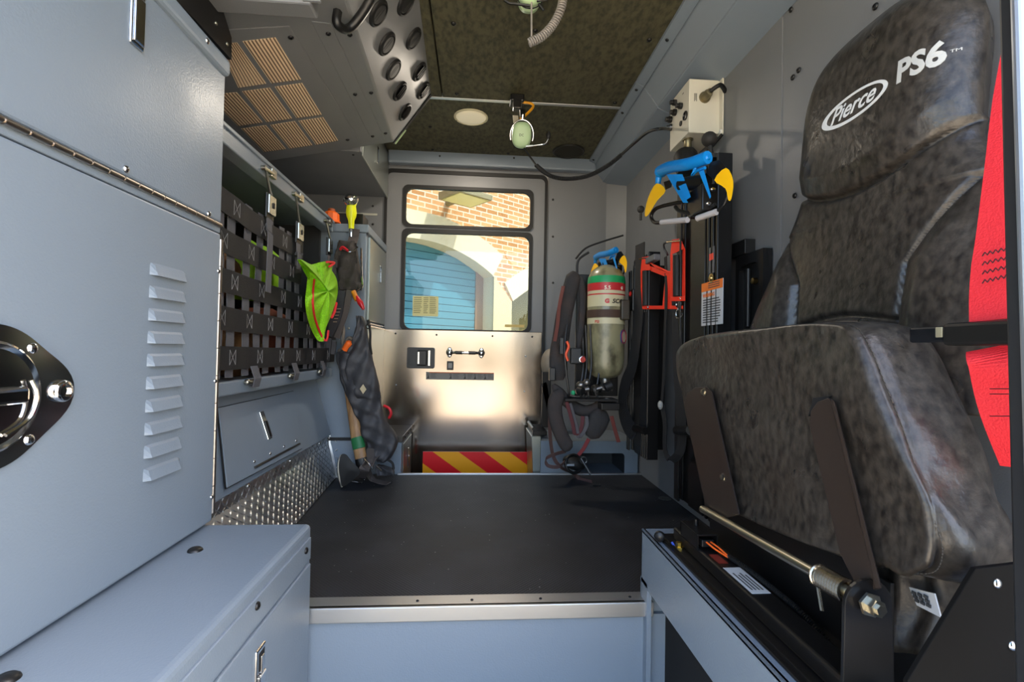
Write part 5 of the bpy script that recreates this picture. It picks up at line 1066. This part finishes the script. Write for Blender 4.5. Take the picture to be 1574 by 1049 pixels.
b = MB(); q = AX(1003, 215, XR-.004); b.tube(catmull([q+V((0, 0, .03)), q+V((-.02, 0, .02)), q+V((-.028, .0, -.02)), q+V((-.02, .03, -.035)), q+V((-.008, .035, -.01))], 6), .004, 7); tag(b.build('coat_hook', chrome), 'small chrome hook on the wall below the white box', 'hook')
# ------------------------------------------------------------ on the far cabinet top
fl = thing('flashlight', 'yellow flashlight standing lens up on the tall cabinet', 'flashlight', (-.64, 2.43, 1.27))
fp, ft = AY(540, 352, 2.42), AY(540, 310, 2.42); ax_ = (ft-fp); L = ax_.length
MB().lathe(fp, ax_, [(.013, 0), (.015, L*.3), (.023, L*.45), (.026, L*.6), (.022, L*.85), (.03, L)], 16).build('flashlight_body', mat('torch_yellow', '#e6ec18', .4), fl)
MB().lathe(fp+ax_*.97, ax_+V((0, -.12, 0)), [(.032, 0), (.037, .012), (.036, .022), (.030, .023), (.028, .012), (.001, .006)], 24).build('lens_ring', mat('crystal', '#cfd2cf', .15, .9), fl)
b = MB(); b.ell(fp+ax_*1.05+V((0, -.03, .0)), .024, .010, .022); b.build('reflector', chrome, fl)
MB().lathe(fp-ax_*.3, ax_, [(.010, 0), (.012, L*.28), (.011, L*.32)], 10).build('tail_clip', chrome, fl)
og = thing('orange_light', 'small orange beacon lamp on the tall cabinet top', 'lamp', (-.72, 2.5, 1.29)); q = AY(509, 351, 2.50); q.z = 1.289
MB().lathe(q, (0, 0, 1), [(.046, 0), (.046, .006), (.040, .012), (.038, .045), (.028, .055), (.022, .058), (.001, .058)], 10, smooth=False).build('lamp_body', mat('orange_plastic', '#f06a22', .4), og)
MB().lathe(q+V((0, 0, .058)), (0, 0, 1), [(.018, 0), (.018, .012), (.010, .016), (.001, .017)], 14).build('lamp_knob', mat('burnt_orange', '#9a4a20', .5), og)
# ------------------------------------------------------------ hanging harness bags and the axe
YB = 2.40
def B(px, py, y=YB): return AY(px, py, y)
def blob(name, rows, m, parent, y=YB, th=.05, lab=None, seed=1, amp=.010):
    """rows: (py, x left, x right, thickness factor), top to bottom"""
    P = catmull([(r[1], r[0], 0) for r in rows], 5); Q = catmull([(r[2], r[0], r[3]) for r in rows], 5); rs = []
    for a, c in zip(P, Q):
        l, r = B(a.x, a.y, y), B(c.x, c.y, y); mid = (l+r)/2; w = (r-l)/2; row = []
        for k in range(28):
            t = 2*PI*k/28; ct, st_ = math.cos(t), math.sin(t)
            wob = amp*math.sin(5*t+mid.z*45+seed)+amp*.8*math.sin(3*t-mid.z*75+seed*2)
            row.append(mid+w*ct*(1 if abs(ct) < .01 else abs(ct)**-.15)+V((0, -1, 0))*(th*c.z*st_*(abs(st_)**-.2 if abs(st_) > .01 else 1)+wob))
        rs.append(row)
    return MB().rings(rs).build(name, m, parent, lab)
hb = thing('climbing_harness', 'black webbing harness with pouches hanging by the tall cabinet', 'harness', B(550, 500))
blob('mesh_pouch', [(372, 519, 548, .8), (400, 516, 551, 1), (430, 520, 556, 1), (446, 523, 555, .7)], mat('mesh_cloth', '#3a3531', .8, bump=(250, .8, .003)), hb, 2.41, .03)
b = MB(); b.tube(catmull([B(525, 381, 2.38), B(532, 386, 2.36), B(541, 387, 2.36), B(550, 380, 2.38)], 5), .0035, 7); b.tube(catmull([B(555, 382, 2.4), B(556, 420, 2.38), B(557, 440, 2.38), B(548, 448, 2.37)], 5), .004, 7); b.build('chrome_hook', chrome, hb)
MB().tube(catmull([B(523, 384, 2.37), B(527, 380, 2.36), B(535, 386, 2.35)], 5), .006, 7).build('red_ring', mat('binding_red', '#c21f2a', .45), hb)
b = MB(); b.ribbon(catmull([B(546, 352, 2.42), B(544, 364, 2.42), B(541, 374, 2.40)], 4), (1, 0, 0), .045, .006); b.ribbon(catmull([B(517, 390), B(514, 430), B(518, 450)], 5), (1, 0, 0), .016, .006); b.ribbon(catmull([B(538, 446, 2.38), B(531, 480, 2.38), B(524, 500, 2.38), B(518, 520, 2.38)], 5), (1, -.2, 0), .03, .006); b.build('grey_strap', mat('taupe_webbing', '#4f4845', .8, bump=(300, .5, .002)), hb)
MB().ribbon(catmull([B(524, 447, 2.39), B(520, 475, 2.38), B(512, 500, 2.37), B(504, 515, 2.37)], 5), (1, -.2, 0), [.05]*16, .012).build('waist_belt', cloth, hb)
for k in range(5): q0, q1 = B(508+k*1.5+4, 495-k*5, 2.355), B(516+k*1.5+2, 495-k*5, 2.355); MB().tube([q0, q1], .002, 5).build('belt_loop', mat('loop_tan', '#a8987c', .7), hb)
b = MB(); b.tube([B(543, 448, 2.37), B(549, 462, 2.36)], .012, 8); b.build('amber_clip', mat('amber', '#c77a1a', .4), hb)
b = MB(); b.tube([B(548, 456, 2.36), B(554, 466, 2.35), B(559, 476, 2.35)], [.008, .014, .006], 8); b.build('red_tool', mat('gloss_red', '#b81422', .3), hb)
b = MB(); b.ribbon(catmull([B(507, 520, 2.38), B(505, 540, 2.38), B(503, 556, 2.38)], 5), (1, 0, 0), .02, .01); b.ribbon(catmull([B(514, 525, 2.38), B(512, 545, 2.38)], 5), (1, 0, 0), .02, .01); b.build('glove', cloth, hb)
# rope bag
rb_ = thing('rope_bag', 'long black cloth bag slumping down to the mat by the tall cabinet', 'bag', B(575, 700))
blob('bag_body', [(541, 519, 545, .6), (545, 518, 560, .9), (570, 521, 571, 1), (600, 530, 583, 1.1), (625, 541, 587, 1), (640, 549, 590, 1), (665, 556, 606, 1.15), (680, 565, 611, 1.1), (700, 575, 604, .9), (709, 580, 596, .5)], cloth, rb_, 2.40, .055, seed=3)
blob('bag_flap', [(486, 549, 556, .5), (500, 548, 562, .7), (530, 540, 568, .9), (560, 530, 575, 1), (600, 541, 584, 1.0), (612, 548, 586, .7)], cloth, rb_, 2.375, .045, seed=8)
MB().ribbon(catmull([B(532, 600, 2.33), B(520, 560, 2.335), B(519, 545, 2.34)], 4), (1, 0, 0), .006, .004).build('bag_piping', mat('piping_dark', '#141415', .6), rb_)
MB().prism([B(558, 591, 2.31), B(563, 599, 2.31), B(558, 606, 2.31), B(553, 598, 2.31)], (0, .003, 0)).build('bag_patch', mat('patch_beige', '#b7a98a', .7), rb_)
b = MB(); b.tube(catmull([B(521, 540, 2.40), B(528, 534, 2.38), B(536, 520, 2.37), B(543, 524, 2.36), B(546, 532, 2.36), B(545, 540, 2.38)], 6), .009, 8); b.tube(catmull([B(526, 500, 2.41), B(528, 510, 2.4), B(526, 530, 2.4)], 5), .008, 8); b.build('rope', mat('khaki_rope', '#6e655a', .8, bump=(200, .6, .003)), rb_)
MB().tube(catmull([B(530, 538, 2.36), B(536, 528, 2.35), B(538, 524, 2.35)], 4), [.016]*6+[.012, .010, .008], 8).build('orange_grip', mat('orange_plastic', '#f06a22'), rb_)
b = MB(); b.tube(catmull([B(566, 492, 2.37), B(569, 510, 2.36), B(569, 530, 2.36), B(571, 545, 2.37)], 5), .006, 7); b.torus(B(566, 502, 2.36), (0, 1, 0), .010, .003); b.build('side_loop', rubber, rb_)
MB().tube(catmull([B(590, 624, 2.42), B(598, 628, 2.41), B(601, 636, 2.41), B(598, 643, 2.42)], 5), .007, 8).build('red_loop', mat('binding_red', '#c21f2a'), rb_)
gw = mat('taupe_webbing', '#4f4845'); b = MB()
b.ribbon(catmull([B(571, 690, 2.36), B(566, 712, 2.33), B(560, 722, 2.30), AZ(552, 738, .012)], 6), (1, -.3, .2), .05, .005); b.ribbon(catmull([B(560, 710, 2.30), AZ(570, 734, .03), AZ(582, 741, .008), AZ(597, 744, .006)], 6), (.3, 1, .1), .035, .004); b.ribbon(catmull([B(580, 700, 2.36), B(572, 708, 2.33), B(568, 720, 2.31)], 5), (1, 0, 0), .03, .004); b.build('leg_strap', gw, rb_)
b = MB(); b.tube(catmull([B(560, 706, 2.31), B(566, 712, 2.30), B(573, 722, 2.30)], 4), .004, 6); b.tube([B(578, 716, 2.33), B(586, 724, 2.33)], .004, 6); b.tube([AZ(541, 741, .01), AZ(556, 743, .01), AZ(560, 737, .03), AZ(545, 733, .03), AZ(541, 741, .01)], .004, 6); b.build('strap_buckle', chrome, rb_)
b = MB(); rs = blob('lower_pouch', [(716, 577, 590, .6), (722, 578, 604, .9), (730, 580, 606, .8)], cloth, rb_, 2.42, .03, seed=5)
MB().tube(catmull([B(594, 706, 2.42), B(603, 712, 2.42), B(605, 722, 2.42)], 5), .006, 7).build('cord_loop', rubber, rb_)
ax = thing('fire_axe', 'wooden handled axe with a green band standing against the tall cabinet', 'axe', B(545, 740))
wood = mat('ash_wood', '#a98358', .5, mottle=('#7d5b38', 10, .35, .7, (6, 6, .5)), bump=(60, .15, .002, (4, 4, .3)))
def oval(p, q, r0, r1, m, nm, n=16):
    p, q = V(p), V(q); t = (q-p).normalized(); u = V((1, 0, 0)); u = (u-t*u.dot(t)).normalized(); w = t.cross(u); rs = []
    for i in range(n+1):
        s = i/n; r = r0+(r1-r0)*s; rs.append([p.lerp(q, s)+u*r*math.cos(2*PI*k/16)+w*r*.62*math.sin(2*PI*k/16) for k in range(16)])
    return MB().rings(rs).build(nm, m, ax)
a0, a1, a2, a3 = B(533, 575, 2.44), B(551, 688, 2.36), B(553, 703, 2.35), B(556, 722, 2.34)
oval(a0, a1.lerp(a0, .13), .022, .028, wood, 'axe_handle'); oval(a1.lerp(a0, .13), B(552, 690, 2.356), .0295, .0295, mat('green_tape', '#1c6b3a', .5), 'green_band', 4); oval(B(552, 690, 2.356), B(555, 705, 2.348), .028, .028, wood, 'handle_end', 4); oval(B(555, 705, 2.348), B(558, 725, 2.34), .03, .026, black, 'black_collar', 4)
b = MB(); hpnts = [(524, 700), (532, 699), (541, 710), (551, 720), (553, 728), (546, 735), (527, 749), (523, 735), (521, 715)]; f0 = [B(px, py, 2.30) for px, py in hpnts]; f1_ = [B(px, py, 2.36) for px, py in hpnts]
cn0 = sum(f0, V())/len(f0); cc0 = catmull(f0, 3, True); cc1 = catmull(f1_, 3, True); m0 = sum(cc0, V())/len(cc0); m1 = sum(cc1, V())/len(cc1)
b.rings([[m0.lerp(p, .3)+V((0, -.006, 0)) for p in cc0], [m0.lerp(p, .92) for p in cc0], cc0, cc1, [m1.lerp(p, .9) for p in cc1]]); hd_ = b.build('axe_head', mat('forged_black', '#1f1e1d', .45, .4), ax)
b = MB(); b.tube(catmull([B(px, py, 2.325) for px, py in ((525, 700), (521, 712), (521, 730), (526, 749))], 6), .007, 8); b.build('cutting_edge', mat('worn_edge', '#b8b2a4', .35, .9), hd_)
# ------------------------------------------------------------ outside: fire station wall and apron
BO = V((0, 8, 0)); bu = V((.79, .61, 0)).normalized(); bn = V((bu.y, -bu.x, 0))
def BP(px, py, off=0): q = AP(px, py, BO-bn*off, bn); return ((q-BO).dot(bu), q.z)
def BW(u, z, off=0): return BO+bu*u-bn*off+V((0, 0, z))
def brickm():
    m = bpy.data.materials.new('brick_wall'); m.use_nodes = True; nt = m.node_tree; N = nt.nodes; L = nt.links; b = N['Principled BSDF']
    tc = N.new('ShaderNodeTexCoord'); mp = N.new('ShaderNodeMapping'); mp.inputs['Rotation'].default_value = (0, 0, -math.atan2(bu.y, bu.x))
    sp = N.new('ShaderNodeSeparateXYZ'); cb = N.new('ShaderNodeCombineXYZ'); br = N.new('ShaderNodeTexBrick')
    L.new(tc.outputs['Object'], mp.inputs[0]); L.new(mp.outputs[0], sp.inputs[0]); L.new(sp.outputs[0], cb.inputs[0]); L.new(sp.outputs[2], cb.inputs[1]); L.new(cb.outputs[0], br.inputs['Vector'])
    br.inputs['Color1'].default_value = lin('#d6a473'); br.inputs['Color2'].default_value = lin('#b07c4c'); br.inputs['Mortar'].default_value = lin('#d5cab6')
    br.inputs['Scale'].default_value = 1; br.inputs['Brick Width'].default_value = .24; br.inputs['Row Height'].default_value = .08; br.inputs['Mortar Size'].default_value = .010
    L.new(br.outputs['Color'], b.inputs['Base Color']); b.inputs['Roughness'].default_value = .9; return m
def arch_fn(cu, zc_, R_): return lambda u: zc_+math.sqrt(max(R_*R_-(u-cu)**2, 0))
def fit(p, q, r):                                    # circle through three (u, z) points
    ax, ay = p; bx, by = q; cx, cy = r; D = 2*(ax*(by-cy)+bx*(cy-ay)+cx*(ay-by))
    ux = ((ax*ax+ay*ay)*(by-cy)+(bx*bx+by*by)*(cy-ay)+(cx*cx+cy*cy)*(ay-by))/D
    uy = ((ax*ax+ay*ay)*(cx-bx)+(bx*bx+by*by)*(ax-cx)+(cx*cx+cy*cy)*(bx-ax))/D
    return ux, uy, math.hypot(ax-ux, ay-uy)
A = fit(BP(628, 366), BP(690, 381), BP(752, 420)); f1 = arch_fn(*A); uj = BP(757, 470)[0]; ul = 2*A[0]-uj
ur0 = BP(785, 470)[0]; ur1 = ur0+2.6; zr = BP(790, 452)[1]; f2 = lambda u: zr-.15+.55*math.sin(PI*max(0, min(1, (u-ur0)/(ur1-ur0))))
GZ = -1.25; ZTOP = 9
b = MB(); us = [-14, ul-.001]+[ul+(uj-ul)*i/40 for i in range(41)]+[uj+.001, ur0-.001]+[ur0+(ur1-ur0)*i/24 for i in range(25)]+[ur1+.001, 20]
def zb(u): return f1(u) if ul <= u <= uj else f2(u) if ur0 <= u <= ur1 else GZ
for i in range(len(us)-1):
    u0, u1 = us[i], us[i+1]
    b.add([BW(u0, zb(u0)), BW(u1, zb(u1)), BW(u1, ZTOP), BW(u0, ZTOP)], [(0, 1, 2, 3)])
bt = MB()
for i in range(len(us)-1):                           # reveals, .45 deep
    u0, u1 = us[i], us[i+1]
    if zb(u0) > GZ or zb(u1) > GZ or u1-u0 < .01: bt.add([BW(u0, zb(u0)), BW(u1, zb(u1)), BW(u1, zb(u1), .5), BW(u0, zb(u0), .5)], [(0, 1, 2, 3)])
stn = struct(b.build('wall_station', brickm()), 'sunlit tan brick wall of the building outside')
cream = mat('cream_stone', '#d6ccb0', .8, bump=(20, .2, .01))
struct(bt.build('trim_9', cream), 'cream reveals of the garage arches')
def band(f, u0, u1, w, n=40):
    b = MB(); cu = (u0+u1)/2; rs = []
    for i in range(n+1):
        u = u0+(u1-u0)*i/n; z = f(u); e = .01; dz = (f(min(u+e, u1))-f(max(u-e, u0)))/(min(u+e, u1)-max(u-e, u0)); nx_, nz_ = -dz, 1; l = math.hypot(nx_, nz_)
        a = (u, z); c = (u+nx_/l*w, z+nz_/l*w); rs.append([BW(*a, -.03), BW(*c, -.03), BW(*c, .02), BW(*a, .02)])
    return b.rings(rs, smooth=False)
struct(band(f1, ul+.02, uj-.02, .42).build('trim_10', cream), 'cream stone arch over the blue garage door')
struct(band(f2, ur0+.03, ur1-.03, .36).build('trim_11', cream), 'cream stone arch over the right bay')
ZJ = f1(uj)
struct(MB().hexa([BW(uj, GZ, -.03), BW(ur0, GZ, -.03), BW(ur0, f2(ur0), -.03), BW(uj, ZJ, -.03)], [BW(uj, GZ, .02), BW(ur0, GZ, .02), BW(ur0, f2(ur0), .02), BW(uj, ZJ, .02)]).build('trim_12', mat('pale_brick', '#c2b491', .85)), 'pale pier between the two bays')
gdm = mat('garage_blue', '#3f8098', .5)
gd = thing('garage_door', 'blue slatted garage door inside the cream arch outside', 'garage door', BW((ul+uj)/2, GZ, .45))
b = MB(); z = GZ
while z < 5: b.hexa([BW(ul-.2, z, .29), BW(uj-.14, z, .29), BW(uj-.14, z+.105, .278), BW(ul-.2, z+.105, .278)], [BW(ul-.2, z, .37), BW(uj-.14, z, .37), BW(uj-.14, z+.105, .37), BW(ul-.2, z+.105, .37)]); z += .115
b.build('door_slats', gdm, gd)
b = MB(); b.hexa([BW(uj-.16, GZ, .26), BW(uj+.02, GZ, .26), BW(uj+.02, ZJ+1, .26), BW(uj-.16, ZJ+1, .26)], [BW(uj-.16, GZ, .36), BW(uj+.02, GZ, .36), BW(uj+.02, ZJ+1, .36), BW(uj-.16, ZJ+1, .36)]); b.build('door_track', mat('brown_track', '#8d6a50', .6), gd)
b = MB(); b.hexa([BW(ul-.2, GZ, .56), BW(ur1, GZ, .56), BW(ur1, 6, .56), BW(ul-.2, 6, .56)], [BW(ul-.2, GZ, .6), BW(ur1, GZ, .6), BW(ur1, 6, .6), BW(ul-.2, 6, .6)])
struct(b.build('wall_station_inner', mat('olive_inside', '#77704a', .8)), 'olive wall inside the right bay')
lp = BP(712, 306, -.5)
o = thing('wall_lamp', 'flat box lamp on an arm on the brick wall outside', 'lamp', BW(lp[0]-.2, lp[1]))
u0, z0 = BP(692, 305); lampu, lampz = BP(714, 306, -.45)
grey_l = mat('lamp_grey', '#8c8466', .5)
MB().hexa([BW(lampu-.30, lampz-.02, -.2), BW(lampu+.30, lampz-.02, -.2), BW(lampu+.30, lampz+.09, -.2), BW(lampu-.30, lampz+.09, -.2)], [BW(lampu-.30, lampz-.02, -.75), BW(lampu+.30, lampz-.02, -.75), BW(lampu+.30, lampz+.05, -.75), BW(lampu-.30, lampz+.05, -.75)]).build('lamp_housing', grey_l, o)
MB().hexa([BW(lampu-.26, lampz-.03, -.25), BW(lampu+.26, lampz-.03, -.25), BW(lampu+.26, lampz-.021, -.25), BW(lampu-.26, lampz-.021, -.25)], [BW(lampu-.26, lampz-.03, -.7), BW(lampu+.26, lampz-.03, -.7), BW(lampu+.26, lampz-.021, -.7), BW(lampu-.26, lampz-.021, -.7)]).build('lamp_lens', mat('lamp_glass', '#dcd896', .3), o)
MB().tube([BW(lampu, lampz+.03, .0), BW(lampu, lampz+.03, -.22)], .05, 8).build('lamp_arm', grey_l, o)
struct(MB().box(-40, 40, -30, 40, GZ-.1, GZ).build('ground', mat('concrete', '#c9bba3', .9, mottle=('#b3a68f', 1.5, .4, .7))), 'concrete apron outside')
# ------------------------------------------------------------ light
dl_ = bpy.data.lights.new('dome_glow', 'AREA'); dl_.shape = 'DISK'; dl_.size = .13; dl_.energy = DOME; dl_.color = (1, .88, .72)
do_ = bpy.data.objects.new('dome_glow', dl_); C.objects.link(do_); do_.location = AZ(724, 180, ZC)-V((0, 0, .012))
w = bpy.data.worlds.new('sky'); S.world = w; w.use_nodes = True; N = w.node_tree.nodes; bg = N['Background']
sky = N.new('ShaderNodeTexSky'); sky.sky_type = 'NISHITA'; sky.sun_disc = False; sky.sun_elevation = math.radians(52); sky.sun_rotation = math.radians(120); sky.air_density = 1; sky.dust_density = 2
w.node_tree.links.new(sky.outputs[0], bg.inputs[0]); bg.inputs[1].default_value = SKY
sl = bpy.data.lights.new('sun', 'SUN'); sl.energy = SUN; sl.angle = math.radians(.6); sl.color = (1, .94, .84); so_ = bpy.data.objects.new('sun', sl); C.objects.link(so_)
so_.rotation_euler = V((-.6, .3, -1)).to_track_quat('-Z', 'Y').to_euler()
vs = S.view_settings; vs.view_transform = 'Standard'; vs.look = 'None'; vs.gamma = 1; vs.use_curve_mapping = False; vs.exposure = EXPO
S.cycles.max_bounces = 10; S.cycles.diffuse_bounces = 6; S.cycles.glossy_bounces = 5; S.cycles.transparent_max_bounces = 8; S.cycles.use_denoising = True
